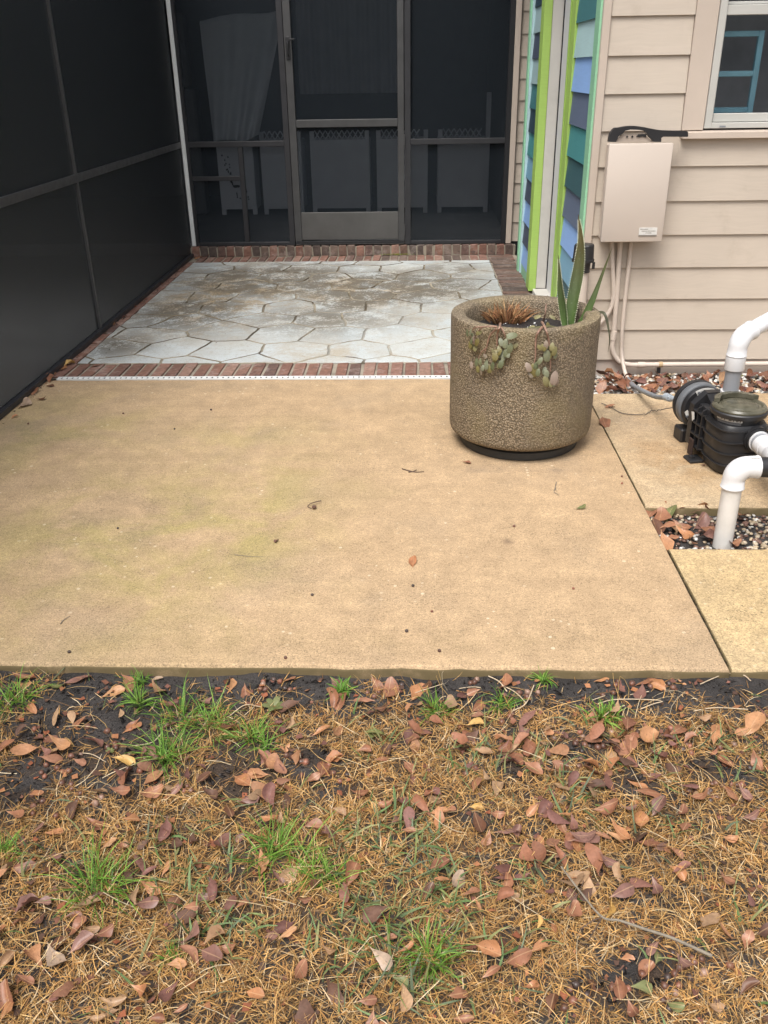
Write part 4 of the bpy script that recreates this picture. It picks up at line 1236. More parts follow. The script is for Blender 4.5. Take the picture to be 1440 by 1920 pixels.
# dried clump
DC = gz(950, 602, 0.468)
dc = empty('dried_plant', DC, 'dead brown spiky plant stub in the planter', 'plant')
V_, F_, C_ = [], [], []
for i in range(300):
    a = rnd.uniform(0, 6.28); r = 0.06 * math.sqrt(rnd.random())
    b0_ = DC + Vector((r * math.cos(a) * 1.15, r * math.sin(a) * 0.7, -0.008))
    L = rnd.uniform(0.05, 0.125) * (1.1 - r * 6)
    d = Vector((math.cos(a) * (0.25 + r * 13), math.sin(a) * (0.25 + r * 10), 1.0)).normalized()
    sd_ = d.cross(Vector((rnd.uniform(-1, 1), rnd.uniform(-1, 1), 0.2))).normalized() * rnd.uniform(0.0015, 0.0035)
    c = rnd.choice(((0.30, 0.16, 0.075), (0.20, 0.10, 0.05), (0.40, 0.25, 0.12), (0.12, 0.065, 0.035), (0.42, 0.20, 0.10)))
    k = len(V_)
    bend = Vector((rnd.uniform(-1, 1), rnd.uniform(-1, 1), -0.4)) * L * 0.25
    V_ += [b0_ - sd_, b0_ + sd_, b0_ + d * L * 0.6 + sd_ * 0.8, b0_ + d * L * 0.6 - sd_ * 0.8, b0_ + d * L + bend + sd_ * 0.15, b0_ + d * L + bend - sd_ * 0.15]
    F_ += [(k, k + 1, k + 2, k + 3), (k + 3, k + 2, k + 4, k + 5)]
    C_ += [c] * 6
M_attr = attr_mat('dry_straw', 0.7, 0.2, 0.10)
o = put('dead_leaves', arr_mesh('dead_leaves', V_, F_, C_, M_attr), None, dc); tag(o, kind='stuff')

# ------------------------------------------------------------------ trailing succulents over the rim
def succ_mat(name, a, b, c):
    m = leaf_mat(name, a, b, c, 0.45)
    return m
M_succ = succ_mat('succulent_leaf', (0.12, 0.135, 0.070), (0.18, 0.19, 0.105), (0.225, 0.24, 0.165))
M_succ_y = succ_mat('yellowing_succulent_leaf', (0.17, 0.14, 0.045), (0.20, 0.178, 0.070), (0.26, 0.24, 0.135))
M_succ_p = succ_mat('pinkish_succulent_leaf', (0.28, 0.235, 0.175), (0.27, 0.20, 0.16), (0.31, 0.285, 0.215))
M_stem = plain('succulent_stem', (0.26, 0.155, 0.11), 0.55, 0.3, 50)
def oncyl(u, v, r=PR + 0.008):
    """place on the planter's outer face"""
    d = ray(u, v); o = Vector((0, 0, CAM_H))
    ox, oy = -PC.x, -PC.y
    A = d.x ** 2 + d.y ** 2; Bq = 2 * (ox * d.x + oy * d.y); Cq = ox * ox + oy * oy - r * r
    t = (-Bq - math.sqrt(max(0, Bq * Bq - 4 * A * Cq))) / (2 * A)
    return o + d * t
succ_me = []
for q in range(4):
    b = B(); bm = b.bm
    n = 9; rows = []
    cup = rnd.uniform(0.1, 0.25)
    for i in range(n + 1):
        t = i / n
        wv_ = 0.265 * math.sqrt(max(0.0, 1 - abs(2 * (t ** 1.15) - 1.04) ** 2.2)) + 0.02
        if i == n: wv_ = 0.10
        th = 0.07 * math.sin(math.pi * max(0.06, min(0.94, t)))
        zc = -cup * (t - 0.4) ** 2
        rows.append([bm.verts.new((t, -wv_, zc + cup * 0.3 * wv_)), bm.verts.new((t, 0, zc + th)), bm.verts.new((t, wv_, zc + cup * 0.3 * wv_)), bm.verts.new((t, 0, zc - th))])
    for a, c in zip(rows, rows[1:]):
        for k in range(4):
            bm.faces.new((a[k], a[(k + 1) % 4], c[(k + 1) % 4], c[k]))
    bm.faces.new(rows[0]); bm.faces.new(rows[-1][::-1])
    succ_me.append(b.mesh('leaf', 80))
def succ_leaf(pos, d, size, mat, parent, facing):
    me = rnd.choice(succ_me)
    key = me.name + mat.name
    if key not in MATS:
        m2 = me.copy(); m2.materials.append(mat); MATS[key] = m2
    x = Vector(d).normalized(); z = Vector(facing); z = (z - x * z.dot(x)).normalized(); y = z.cross(x)
    m = Matrix((x, y, z)).transposed().to_4x4() @ Matrix.Scale(size, 4)
    m.translation = pos - parent.location
    return inst('leaf', MATS[key], parent, m)
def trailing(base, label, stems, clusters):
    t = empty('trailing_succulent', base, label, 'plant', 'succulents trailing over the planter rim')
    for path, r0 in stems:
        pts = smooth_path(path, 6)
        B().tube(pts, [r0 * (1 - 0.55 * i / len(pts)) for i in range(len(pts))], 8).obj('stem', M_stem, t)
    for (u, v, sz, k, ang) in clusters:
        p = oncyl(u, v, PR + 0.013)
        nrm = Vector((p.x - PC.x, p.y - PC.y, 0)).normalized(); side = Vector((-nrm.y, nrm.x, 0))
        mt = {'g': M_succ, 'y': M_succ_y, 'p': M_succ_p}[k]
        d = side * math.sin(R(ang)) + Vector((0, 0, -math.cos(R(ang)))) + nrm * rnd.uniform(0.05, 0.5)
        f = nrm + side * rnd.uniform(-0.5, 0.5) + Vector((0, 0, rnd.uniform(0.0, 0.7)))
        s = sz * 0.0022
        succ_leaf(p - d.normalized() * s * 0.45 + nrm * rnd.uniform(0, 0.012), d, s, mt, t, f)
        for _ in range(rnd.choice((0, 0, 1))):
            d2 = d + side * rnd.gauss(0, 0.5) + Vector((0, 0, rnd.gauss(0, 0.25)))
            succ_leaf(p - d2.normalized() * s * 0.5 + side * rnd.gauss(0, 0.007) + Vector((0, 0, rnd.gauss(0.002, 0.006))) - nrm * 0.004, d2, s * rnd.uniform(0.6, 0.95), rnd.choice((M_succ, M_succ_y, mt)), t, f + side * rnd.gauss(0, 0.5))
def rim(u, v, z=0.556):
    return gz(u, v, z)
stA = [gz(938, 607, 0.50), rim(937, 613, 0.560), oncyl(933, 624, PR + 0.012), oncyl(932, 640), oncyl(932, 650)]
A_stems = [(stA, 0.0055),
           ([rim(932, 613), rim(920, 612), rim(905, 613), rim(892, 614), oncyl(884, 620, PR + 0.012)], 0.0042),
           ([rim(905, 613), oncyl(896, 622, PR + 0.014), oncyl(891, 634)], 0.0030),
           ([rim(931, 616), oncyl(921, 626, PR + 0.012), oncyl(916, 636), oncyl(912, 652), oncyl(908, 664)], 0.0040),
           ([oncyl(912, 652), oncyl(903, 660), oncyl(897, 672)], 0.0028),
           ([rim(940, 614), oncyl(945, 624, PR + 0.014), oncyl(948, 636)], 0.0036)]
A_cl = [(878, 623, 13, 'g', 20), (884, 622, 13, 'g', -15), (900, 623, 13, 'y', -60), (891, 636, 16, 'p', 5), (885, 644, 15, 'y', 25), (897, 640, 15, 'y', -20), (892, 650, 15, 'y', 0), (887, 637, 13, 'g', 10),
        (894, 678, 15, 'g', 10), (903, 677, 13, 'g', 0), (914, 681, 19, 'g', 12), (926, 684, 16, 'g', -5), (902, 695, 15, 'p', 5), (911, 666, 11, 'p', 70), (919, 690, 15, 'y', 10), (935, 682, 15, 'y', 0), (941, 680, 16, 'g', -10), (887, 682, 13, 'p', 35), (898, 690, 13, 'y', 15),
        (931, 663, 20, 'y', 5), (939, 658, 13, 'y', -20), (926, 658, 14, 'y', 45), (948, 643, 17, 'g', 0), (957, 651, 18, 'g', -8), (962, 628, 20, 'g', -80), (940, 640, 15, 'g', 25), (950, 659, 17, 'g', -5), (944, 668, 14, 'g', 0), (937, 652, 12, 'y', 15), (953, 662, 13, 'g', 12), (929, 672, 13, 'y', 0), (908, 688, 12, 'g', -8)]
trailing(gz(938, 607, 0.475), 'succulent trailing over the rim nearer the dead plant stub, with full leaf clusters', A_stems, A_cl)
B_stems = [([gz(1016, 604, 0.50), rim(1018, 607, 0.560), oncyl(1024, 620, PR + 0.012), oncyl(1028, 634), oncyl(1031, 655), oncyl(1032, 672), oncyl(1032, 696)], 0.0050),
           ([rim(1017, 613, 0.556), oncyl(1009, 623, PR + 0.012), oncyl(1005, 634), oncyl(1004, 650), oncyl(1004, 668), oncyl(1002, 680)], 0.0048),
           ([gz(1018, 604, 0.49), gz(1022, 590, 0.54), gz(1024, 570, 0.58)], 0.0040)]
B_cl = [(1023, 645, 15, 'p', 0), (1025, 665, 23, 'g', 8), (1018, 650, 14, 'y', 25), (1038, 656, 17, 'y', -20), (1034, 648, 15, 'y', -12), (1041, 663, 15, 'g', -15), (1011, 650, 12, 'y', 40), (1031, 664, 14, 'y', -8),
        (1000, 693, 25, 'y', 8), (990, 686, 18, 'p', 30), (1012, 674, 14, 'g', -35), (1008, 696, 14, 'g', -10), (995, 700, 15, 'p', 20), (1005, 684, 14, 'g', -20),
        (1038, 706, 25, 'p', -18), (1024, 699, 16, 'g', 10), (1022, 713, 20, 'y', 25), (1031, 717, 13, 'y', 0), (1036, 716, 12, 'g', -10), (1043, 716, 12, 'p', -35)]
trailing(gz(1016, 604, 0.475), 'succulent trailing over the rim nearer the aloe, with sparse drooping leaves', B_stems, B_cl)
tB = bpy.data.objects['trailing_succulent.001']
for u, v, ang in ((1015, 592, 60), (1030, 592, -50), (1003, 611, 50), (1026, 604, -10), (1020, 566, 200)):
    p = gz(u, v, 0.52)
    succ_leaf(p, (math.sin(R(ang)) * -1, 0, -math.cos(R(ang)) * 0.6), 0.030, M_succ_y if v > 580 else M_succ_p, tB, (0, -0.6, 0.8))

# ================================================================== pool pump
PS = 1.07
pump = empty('pool_pump', (1.236, 3.240, -0.004), 'black pool pump with a clear olive strainer lid and grey motor', 'pump', rz=R(10))
def pobj(b, name, mat, parent=None, smooth=35):
    me = b.mesh(name, smooth)
    me.transform(Matrix.Scale(PS, 4))
    return put(name, me, mat, parent or pump, True)
pot = B(); pot.lathe([(0.058, 0.0), (0.072, 0.003), (0.082, 0.016), (0.087, 0.05), (0.090, 0.10), (0.0915, 0.15), (0.0905, 0.182), (0.084, 0.192)], 48, None, sq=3.6)
body = pobj(pot, 'strainer_body', M_black)
for z, r in ((0.044, 0.0870), (0.088, 0.0900), (0.132, 0.0918), (0.176, 0.0918)):
    rb = B(); rb.lathe([(r - 0.008, z - 0.002), (r + 0.0050, z - 0.002), (r + 0.0050, z + 0.002), (r - 0.008, z + 0.002)], 48, None, close=False, sq=3.6)
    pobj(rb, 'rib', M_black, pump, 25)
pobj(B().lathe([(0.080, 0.186), (0.082, 0.212), (0.096, 0.215), (0.0985, 0.222), (0.0985, 0.230), (0.095, 0.234), (0.085, 0.2345)], 56), 'lid_ring', M_black)
def lid_mat():
    m, nt, p, out = nodes_of('olive_clear_lid')
    co = objco(nt)
    c = mixc(nt, mapr(nt, noise(nt, co, 25, 5), 0.35, 0.65), (0.070, 0.066, 0.044), (0.12, 0.112, 0.080))
    nt.links.new(c, p.inputs['Base Color'])
    p.inputs['Roughness'].default_value = 0.24
    p.inputs['Transmission Weight'].default_value = 0.15
    p.inputs['IOR'].default_value = 1.4
    nt.links.new(bumpn(nt, noise(nt, co, 40, 3), 0.15, 0.002), p.inputs['Normal'])
    return m
M_lid = lid_mat()
lid = B(); lid.lathe([(0.0935, 0.235), (0.0935, 0.240), (0.088, 0.247), (0.078, 0.249), (0.072, 0.243), (0.064, 0.243), (0.057, 0.250), (0.042, 0.253), (0.0, 0.2535)], 56)
lido = pobj(lid, 'lid', M_lid)
gr = B()
arc_o = [(0.089 * math.cos(R(a)), 0.089 * math.sin(R(a)), 0.2475) for a in range(18, 163, 8)]
arc_i = [(0.066 * math.cos(R(a)), 0.060 * math.sin(R(a)) + 0.008, 0.2475) for a in range(160, 17, -8)]
gr.poly(arc_o + arc_i, (0, 0, 0.016))
pobj(gr, 'grip_ridge', M_lid, lido, 25)
# neck block and plate towards the motor
nb = B(); nb.box((-0.078, 0.050, 0.030), (0.070, 0.150, 0.205), 0.012, 2)
pobj(nb, 'volute', M_black)
pt = B(); pt.poly([(-0.092, 0.1505, 0.040), (-0.060, 0.1505, 0.012), (0.060, 0.1505, 0.012), (0.090, 0.1505, 0.030), (0.090, 0.1505, 0.190), (0.060, 0.1505, 0.240), (-0.045, 0.1505, 0.240), (-0.092, 0.1505, 0.195)], (0, 0.032, 0))
pobj(pt, 'seal_plate', M_black, None, 20)
for z in (0.045, 0.088, 0.132, 0.176):
    gs = B(); gs.poly([(-0.0785, 0.060, z), (-0.094, 0.080, z), (-0.096, 0.1500, z), (-0.0785, 0.1500, z)], (0, 0, 0.005)); pobj(gs, 'gusset', M_black, None, 0)
for y in (0.078, 0.112):
    gs = B(); gs.poly([(-0.0785, y, 0.034), (-0.0935, y, 0.040), (-0.0935, y, 0.195), (-0.0785, y, 0.203)], (0, 0.005, 0)); pobj(gs, 'gusset', M_black, None, 0)
gs = B(); gs.poly([(-0.050, 0.090, 0.2052), (-0.050, 0.1500, 0.2052), (-0.050, 0.1500, 0.236)], (0.060, 0, 0)); pobj(gs, 'gusset', M_black, None, 0)
MZ, MX = 0.146, -0.006
def ymat(y, z=MZ, x=MX):
    return Matrix.Translation((x, y, z)) @ Matrix.Rotation(R(-90), 4, 'X')
mo = B(); mo.lathe([(0.020, 0.2365), (0.0775, 0.237), (0.0815, 0.243), (0.0820, 0.258)], 56, ymat(0)); pobj(mo, 'motor_face', M_black)
nk = B(); nk.lathe([(0.060, 0.183), (0.062, 0.236)], 32, ymat(0)); pobj(nk, 'motor_neck', M_black)
mg = B(); mg.lathe([(0.080, 0.2582), (0.0865, 0.260), (0.0895, 0.265), (0.0895, 0.290), (0.087, 0.294), (0.079, 0.2945)], 56, ymat(0)); pobj(mg, 'motor_band', M_motor_grey)
mb = B(); mb.lathe([(0.0795, 0.2948), (0.090, 0.296), (0.092, 0.304), (0.089, 0.320), (0.075, 0.332), (0.05, 0.338), (0.0, 0.339)], 48, ymat(0)); pobj(mb, 'motor_housing', M_black)
for a in (25, 115, 205, 295):
    bl_ = B(); bl_.lathe([(0.006, 0.0), (0.006, 0.004), (0.002, 0.005)], 6, Matrix.Translation((MX + 0.070 * math.cos(R(a)), 0.2366, MZ + 0.070 * math.sin(R(a)))) @ Matrix.Rotation(R(90), 4, 'X')); pobj(bl_, 'bolt', M_motor_grey, None, 0)
fo = B(); fo.box((-0.075, 0.250, 0.0), (0.060, 0.32, 0.056), 0.006); pobj(fo, 'foot', M_black, None, 0)
fo = B(); fo.box((-0.128, 0.050, 0.0), (-0.072, 0.112, 0.012), 0.003); fo.lathe([(0.012, 0.0125), (0.012, 0.020), (0.004, 0.021)], 6, Matrix.Translation((-0.108, 0.080, 0))); pobj(fo, 'foot', M_black, None, 0)
pobj(B().box((-0.104, 0.100, 0.010), (-0.097, 0.132, 0.075), 0.002), 'rusty_bracket', plain('rust', (0.035, 0.018, 0.013), 0.8, 0.3, 40), None, 0)
def face_patch(b, r0, r1, a0, a1, y, n=10):
    o_ = [(MX + r1 * math.cos(R(a0 + (a1 - a0) * i / n)), y, MZ + r1 * math.sin(R(a0 + (a1 - a0) * i / n))) for i in range(n + 1)]
    i_ = [(MX + r0 * math.cos(R(a0 + (a1 - a0) * i / n)), y, MZ + r0 * math.sin(R(a0 + (a1 - a0) * i / n))) for i in range(n, -1, -1)]
    b.poly(o_ + i_, (0, -0.0008, 0))
s2 = B(); face_patch(s2, 0.050, 0.082, 66, 122, 0.2364); st2 = pobj(s2, 'sticker', M_sticker, None, 0)
s2p = B()
for r_ in (0.056, 0.063, 0.070): face_patch(s2p, r_, r_ + 0.0024, 72, 112 + 200 * (r_ - 0.056), 0.2355)
pobj(s2p, 'print', M_stickgrey, st2, 0)
s3 = B().poly([(MX - 0.076, 0.2364, MZ - 0.012), (MX - 0.066, 0.2364, MZ - 0.002), (MX - 0.054, 0.2364, MZ - 0.016), (MX - 0.058, 0.2364, MZ - 0.044)], (0, -0.0008, 0)); pobj(s3, 'sticker', M_sticker, None, 0)
s4 = B().poly([(-0.0992, 0.1505, 0.170), (-0.0992, 0.130, 0.176), (-0.0992, 0.122, 0.150), (-0.0992, 0.136, 0.138)], (-0.0006, 0, 0)); pobj(s4, 'sticker', M_sticker, None, 0)
def cyl_patch(a0, a1, z0, z1, r, name, mat, n=12):
    vs_ = [(PS * r * math.cos(R(a0 + (a1 - a0) * i / n)), PS * r * math.sin(R(a0 + (a1 - a0) * i / n)), PS * z) for z in (z0, z1) for i in range(n + 1)]
    me = bpy.data.meshes.new(name); me.from_pydata(vs_, [], [(i, i + 1, n + 2 + i, n + 1 + i) for i in range(n)])
    return put(name, me, mat, pump, True)
cyl_patch(186, 250, 0.1935, 0.2035, 0.0830, 'sticker', M_stickgrey)
cyl_patch(184, 252, 0.2037, 0.2125, 0.0834, 'sticker', M_sticker)
for a, w in ((198, 6), (207, 4), (220, 7), (230, 3), (237, 6), (245, 4)):
    cyl_patch(a, a + w, 0.2058, 0.2105, 0.0838, 'print', M_print, 2)
SPX, SPZ = 0.028, 0.146
sp = B(); sp.tube([(SPX, -0.060, SPZ), (SPX, -0.104, SPZ)], 0.047, 28); sp.tube([(SPX, -0.1042, SPZ), (SPX, -0.114, SPZ)], 0.043, 28); pobj(sp, 'suction_port', M_black)
dp = B(); dp.tube([(0.02, 0.112, 0.190), (0.02, 0.112, 0.238)], 0.042, 28); pobj(dp, 'discharge_port', M_black)
# motor wire along the pad
gw = empty('bonding_wire', gz(1130, 760), 'thin dark bonding wire lying across the pad towards the pump', 'wire')
wp_ = smooth_path([gz(1128, 756, 0.004), gz(1146, 764, 0.004), gz(1165, 774, 0.003), gz(1185, 777, 0.003), gz(1210, 776, 0.004), gz(1222, 770, 0.006), gz(1232, 770, 0.010), gz(1250, 766, 0.03), gz(1275, 763, 0.05), gz(1290, 763, 0.06), gz(1302, 759, 0.085)], 8)
wp_ = [p + Vector((0, 0, 0.003 * math.sin(i * 1.3))) if 30 < i < 52 else p for i, p in enumerate(wp_)]
B().tube(wp_, 0.0021, 6).obj('wire', plain('dull_wire', (0.10, 0.085, 0.07), 0.6), gw)

# ================================================================== white pvc pipes
def W(o, p):
    return WORLD[o.name] @ (Vector(p) * PS)
PR_ = 0.0302; FR = 0.0366
def elbow(name, c, din, dout, mat, parent, rb=0.044, hub=0.030, r=FR):
    """moulded 90-degree fitting: two sockets with raised lips and a tight bend; c is the corner of the axes"""
    din, dout = Vector(din).normalized(), Vector(dout).normalized()
    pts, rad = [], []
    for t, rr in ((rb + hub, r + 0.0012), (rb + hub - 0.004, r + 0.0020), (rb + hub - 0.006, r), (rb + 0.002, r - 0.0006)):
        pts.append(c - din * t); rad.append(rr)
    for i in range(0, 11):
        a = R(9 * i)
        pts.append(c - din * rb * (1 - math.sin(a)) + dout * rb * (1 - math.cos(a))); rad.append(r - 0.0012 + 0.0022 * math.sin(2 * a))
    for t, rr in ((rb + 0.002, r - 0.0006), (rb + hub - 0.006, r), (rb + hub - 0.004, r + 0.0020), (rb + hub, r + 0.0012)):
        pts.append(c + dout * t); rad.append(rr)
    B().tube(pts, rad, 32).obj(name, mat, parent, 50)
    return c - din * (rb + hub), c + dout * (rb + hub)
# discharge riser
d0 = W(pump, (0.02, 0.112, 0.238))
rp = empty('discharge_pipe', d0, 'upright grey and white PVC pipe elbowing away from the pump top', 'pipe')
up_ = Vector((0, 0, 1))
dirv = Vector((0.77, 0.57, 0.20)).normalized()
cor = Vector((d0.x, d0.y, 0.486))
B().tube([d0 - up_ * 0.008, Vector((d0.x, d0.y, 0.272))], FR + 0.0012, 28).obj('adapter', M_pvc, rp)
B().tube([Vector((d0.x, d0.y, 0.2722)), Vector((d0.x, d0.y, 0.358))], PR_, 28).obj('grey_pipe', M_pvc_grey, rp)
B().tube([Vector((d0.x, d0.y, 0.3582)), Vector((d0.x, d0.y, 0.3605)), Vector((d0.x, d0.y, 0.4100))], [FR + 0.0004, FR + 0.0014, FR + 0.0010], 28).obj('coupling', M_pvc, rp)
ea, eb = elbow('elbow', cor, up_, dirv, M_pvc, rp)
B().tube([eb + dirv * 0.0002, eb + dirv * 0.004], FR - 0.0030, 28).obj('primer_ring', plain('blue_primer', (0.10, 0.19, 0.42), 0.4), rp)
B().tube([eb + dirv * 0.0042, eb + dirv * 0.50], PR_ + 0.001, 28).obj('pipe', M_pvc, rp)
far = eb + dirv * 0.565
fa, fb = elbow('elbow', far, dirv, Vector((0.1, 0, -1)), M_pvc, rp)
B().tube([fb + Vector((0, 0, 0.004)), Vector((fb.x + 0.03, fb.y, -0.06))], PR_, 24).obj('pipe', M_pvc, rp)
# suction line
q0 = W(pump, (SPX, -0.114, SPZ))
su = empty('suction_pipe', q0, 'short white PVC pipe plugged into the pump front', 'pipe')
sdv = Vector((0.03, -1.0, 0.0)).normalized()
B().tube([q0 - sdv * 0.004, q0 + sdv * 0.010], FR + 0.0035, 28).obj('rim', M_pvc, su)
B().tube([q0 + sdv * 0.0102, q0 + sdv * 0.030], FR - 0.0016, 28).obj('grey_bushing', M_pvc_grey, su)
B().tube([q0 + sdv * 0.0300, q0 + sdv * 0.0312, q0 + sdv * 0.080], [FR, FR + 0.0010, FR + 0.0006], 28).obj('coupling', M_pvc, su)
B().tube([q0 + sdv * 0.0802, q0 + sdv * 0.122], FR - 0.0010, 28).obj('pipe', M_pvc, su)
B().tube([q0 + sdv * 0.1222, q0 + sdv * 0.124, q0 + sdv * 0.205], [FR + 0.0006, FR + 0.0018, FR + 0.0014], 28).obj('coupling', M_pvc, su)
vl = B(); vl.tube([q0 + sdv * 0.2052, q0 + sdv * 0.30], FR + 0.004, 24); vl.tube([q0 + sdv * 0.2952, Vector((1.345, 2.69, 0.190))], FR - 0.002, 24); vl.obj('valve_body', M_black, su)
v2 = B(); hp = q0 + sdv * 0.150
v2.box((hp.x + 0.016, hp.y - 0.018, hp.z + 0.028), (hp.x + 0.10, hp.y + 0.018, hp.z + 0.050), 0.006); v2.tube([(hp.x + 0.06, hp.y - 0.045, hp.z + 0.03), (hp.x + 0.06, hp.y - 0.045, hp.z - 0.02)], 0.016, 12)
v2.obj('valve_handle', M_black2, su)
# pipe coming out of the gravel
fp = empty('ground_pipe', (1.036, 2.656, -0.04), 'weathered white PVC pipe rising from the gravel into a shiny elbow', 'pipe')
f0, f1 = Vector((1.036, 2.656, -0.10)), Vector((1.036, 2.658, 0.188))
B().tube([f0, f1], PR_ + 0.0012, 28).obj('pipe', M_pvc_dirty, fp)
cor = Vector((1.036, 2.658, 0.252))
ea, eb = elbow('elbow', cor, up_, Vector((1, 0.02, 0)), M_pvc, fp, 0.042, 0.030)
B().box(cor + Vector((0.040, -0.014, FR - 0.0012)), cor + Vector((0.068, 0.004, FR + 0.0008)), 0.0004).obj('sticker', M_sticker, fp, 0)
B().tube([eb - Vector((0.002, 0, 0)), eb + Vector((0.20, 0.005, -0.010))], FR - 0.0035, 26).obj('black_coupling', M_black, fp)
dv = empty('diverter_valve', (1.365, 2.665, -0.002), 'black diverter valve joining the ground pipe and the suction pipe', 'valve')
B().lathe([(0.030, -0.07), (0.045, 0.12), (0.060, 0.135), (0.062, 0.27), (0.066, 0.275), (0.066, 0.292), (0.050, 0.300), (0.0, 0.302)], 28, Matrix.Translation((1.365, 2.665, 0))).obj('body', M_black, dv)
B().box((1.285, 2.650, 0.3022), (1.385, 2.680, 0.322), 0.005).obj('handle', M_black2, dv, 0)

# ================================================================== lawn
LZ = -0.042
def lawn_pt(u, v):
    p = gz(u, v, LZ)
    p.z = ground_z(p.x, p.y)
    return p
BARE = []
for u, v, ru, rv in ((150, 1345, 170, 60), (330, 1292, 90, 24), (880, 1290, 75, 38), (1080, 1293, 170, 38), (1390, 1305, 110, 45), (450, 1435, 75, 55), (230, 1440, 130, 45), (580, 1430, 55, 32),
                     (30, 1465, 75, 45), (1085, 1400, 60, 30), (1190, 1478, 60, 22), (1350, 1440, 70, 28), (1210, 1808, 65, 32), (1130, 1850, 60, 26), (960, 1440, 30, 22), (890, 1525, 45, 18), (520, 1290, 60, 20), (690, 1290, 60, 16), (300, 1380, 80, 30), (640, 1480, 40, 14), (460, 1640, 30, 14), (1000, 1320, 60, 18)):
    c = gz(u, v, LZ); BARE.append((c.x, c.y, ru / FPX * (c.y * 0.893 + 0.655), rv / FPX * (c.y * 0.893 + 0.655) * 1.55))
def bare(x, y):
    b = max(0.0, min(1.0, (y - 1.745) / 0.07)) * 0.95
    for cx, cy, rx, ry in BARE:
        d = math.hypot((x - cx) / rx, (y - cy) / ry)
        if d < 1.25:
            b = max(b, min(1.0, (1.25 - d) / 0.5))
    b += 0.45 * mn.noise((x * 6.5, y * 6.5, 4.2)) + 0.25 * mn.noise((x * 17, y * 17, 8.2)) - 0.05
    return min(1.0, max(0.0, b))
STRAW = np.array([(0.56, 0.345, 0.130), (0.63, 0.425, 0.190), (0.49, 0.280, 0.105), (0.68, 0.52, 0.30), (0.32, 0.175, 0.072), (0.60, 0.375, 0.140), (0.70, 0.58, 0.39), (0.42, 0.275, 0.105)])
GREEN = np.array([(0.115, 0.185, 0.060), (0.145, 0.205, 0.085), (0.19, 0.225, 0.080), (0.13, 0.165, 0.095), (0.24, 0.245, 0.10)])
FRESH = np.array([(0.12, 0.26, 0.030), (0.17, 0.33, 0.045), (0.095, 0.20, 0.030), (0.22, 0.36, 0.065)])
def blades(pts, L, W_, pitch, bend, cols, nseg=4, head=None, twist=0.6, taper=0.9, lift=0.0):
    """ribbon blades: every blade its own curve, colour and twist"""
    n = len(pts)
    pts = np.asarray(pts, dtype=np.float64)
    phi = nprng.uniform(0, 2 * math.pi, n) if head is None else np.asarray(head)
    P = pts.copy(); P[:, 2] += lift
    th = np.asarray(pitch).copy(); ph = phi.copy()
    dph = nprng.normal(0, twist, n) / nseg
    step = np.asarray(L) / nseg
    rows = []
    roll = nprng.uniform(-0.9, 0.9, n)
    for k in range(nseg + 1):
        t = k / nseg
        d = np.stack([np.cos(th) * np.cos(ph), np.cos(th) * np.sin(ph), np.sin(th)], 1)
        sdv_ = np.stack([-np.sin(ph) * np.cos(roll), np.cos(ph) * np.cos(roll), np.sin(roll)], 1)
        w = (np.asarray(W_) * (1 - taper * t ** 1.6))[:, None] * 0.5
        rows.append((P - sdv_ * w, P + sdv_ * w))
        P = P + d * step[:, None]
        P[:, 2] = np.maximum(P[:, 2], pts[:, 2] + 0.001)
        th = th + np.asarray(bend) / nseg
        ph = ph + dph
    V = np.empty((n, (nseg + 1) * 2, 3))
    for k, (a, b) in enumerate(rows):
        V[:, 2 * k] = a; V[:, 2 * k + 1] = b
    base = (np.arange(n) * (nseg + 1) * 2)[:, None, None]
    q = np.array([(2 * k, 2 * k + 1, 2 * k + 3, 2 * k + 2) for k in range(nseg)])[None]
    F = (base + q).reshape(-1, 4)
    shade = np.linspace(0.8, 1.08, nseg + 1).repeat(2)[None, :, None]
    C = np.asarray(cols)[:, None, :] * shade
    return V.reshape(-1, 3), F, C.reshape(-1, 3)
M_dead = attr_mat('dead_grass', 0.65, 0.25, 0.18)
M_green = attr_mat('green_grass_blade', 0.5, 0.3, 0.25)
pts, dens = [], []
def scatter(n, x0, x1, y0, y1, keep):
    out = []
    for _ in range(n):
        x = rnd.uniform(x0, x1); y = rnd.uniform(y0, y1)
        if rnd.random() < keep(x, y):
            out.append((x, y, ground_z(x, y)))
    return out
vis = scatter(108000, -1.35, 1.30, 0.82, 1.905, lambda x, y: (1 - bare(x, y)) ** 1.3 * min(1.0, max(0.16, 0.72 + 1.5 * mn.noise((x * 15, y * 15, 77)) + 0.9 * mn.noise((x * 40, y * 40, 7)))) + 0.015)
edge = scatter(75000, -2.55, 2.55, -0.5, 1.9, lambda x, y: 0 if (-1.35 < x < 1.30 and y > 0.82) else (1 - bare(x, y)))
pts = vis + edge
n = len(pts)
patch = np.array([mn.noise((p[0] * 4.2, p[1] * 4.2, 21.0)) for p in pts])
ci = nprng.choice(len(STRAW), n, p=(0.22, 0.18, 0.16, 0.10, 0.12, 0.12, 0.04, 0.06))
cols = STRAW[ci] * nprng.uniform(0.75, 1.2, n)[:, None] * (1 + 0.18 * patch)[:, None] * np.array([0.90, 0.83, 0.76])
L = nprng.uniform(0.012, 0.044, n); Wd = nprng.uniform(0.0011, 0.0030, n); L[len(vis):] *= 1.35; Wd[len(vis):] *= 1.5
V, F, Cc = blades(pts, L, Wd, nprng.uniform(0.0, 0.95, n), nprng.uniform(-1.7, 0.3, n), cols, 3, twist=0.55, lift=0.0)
rp_ = scatter(5200, -1.35, 1.30, 0.82, 1.87, lambda x, y: (1 - 0.8 * bare(x, y)))
n2 = len(rp_)
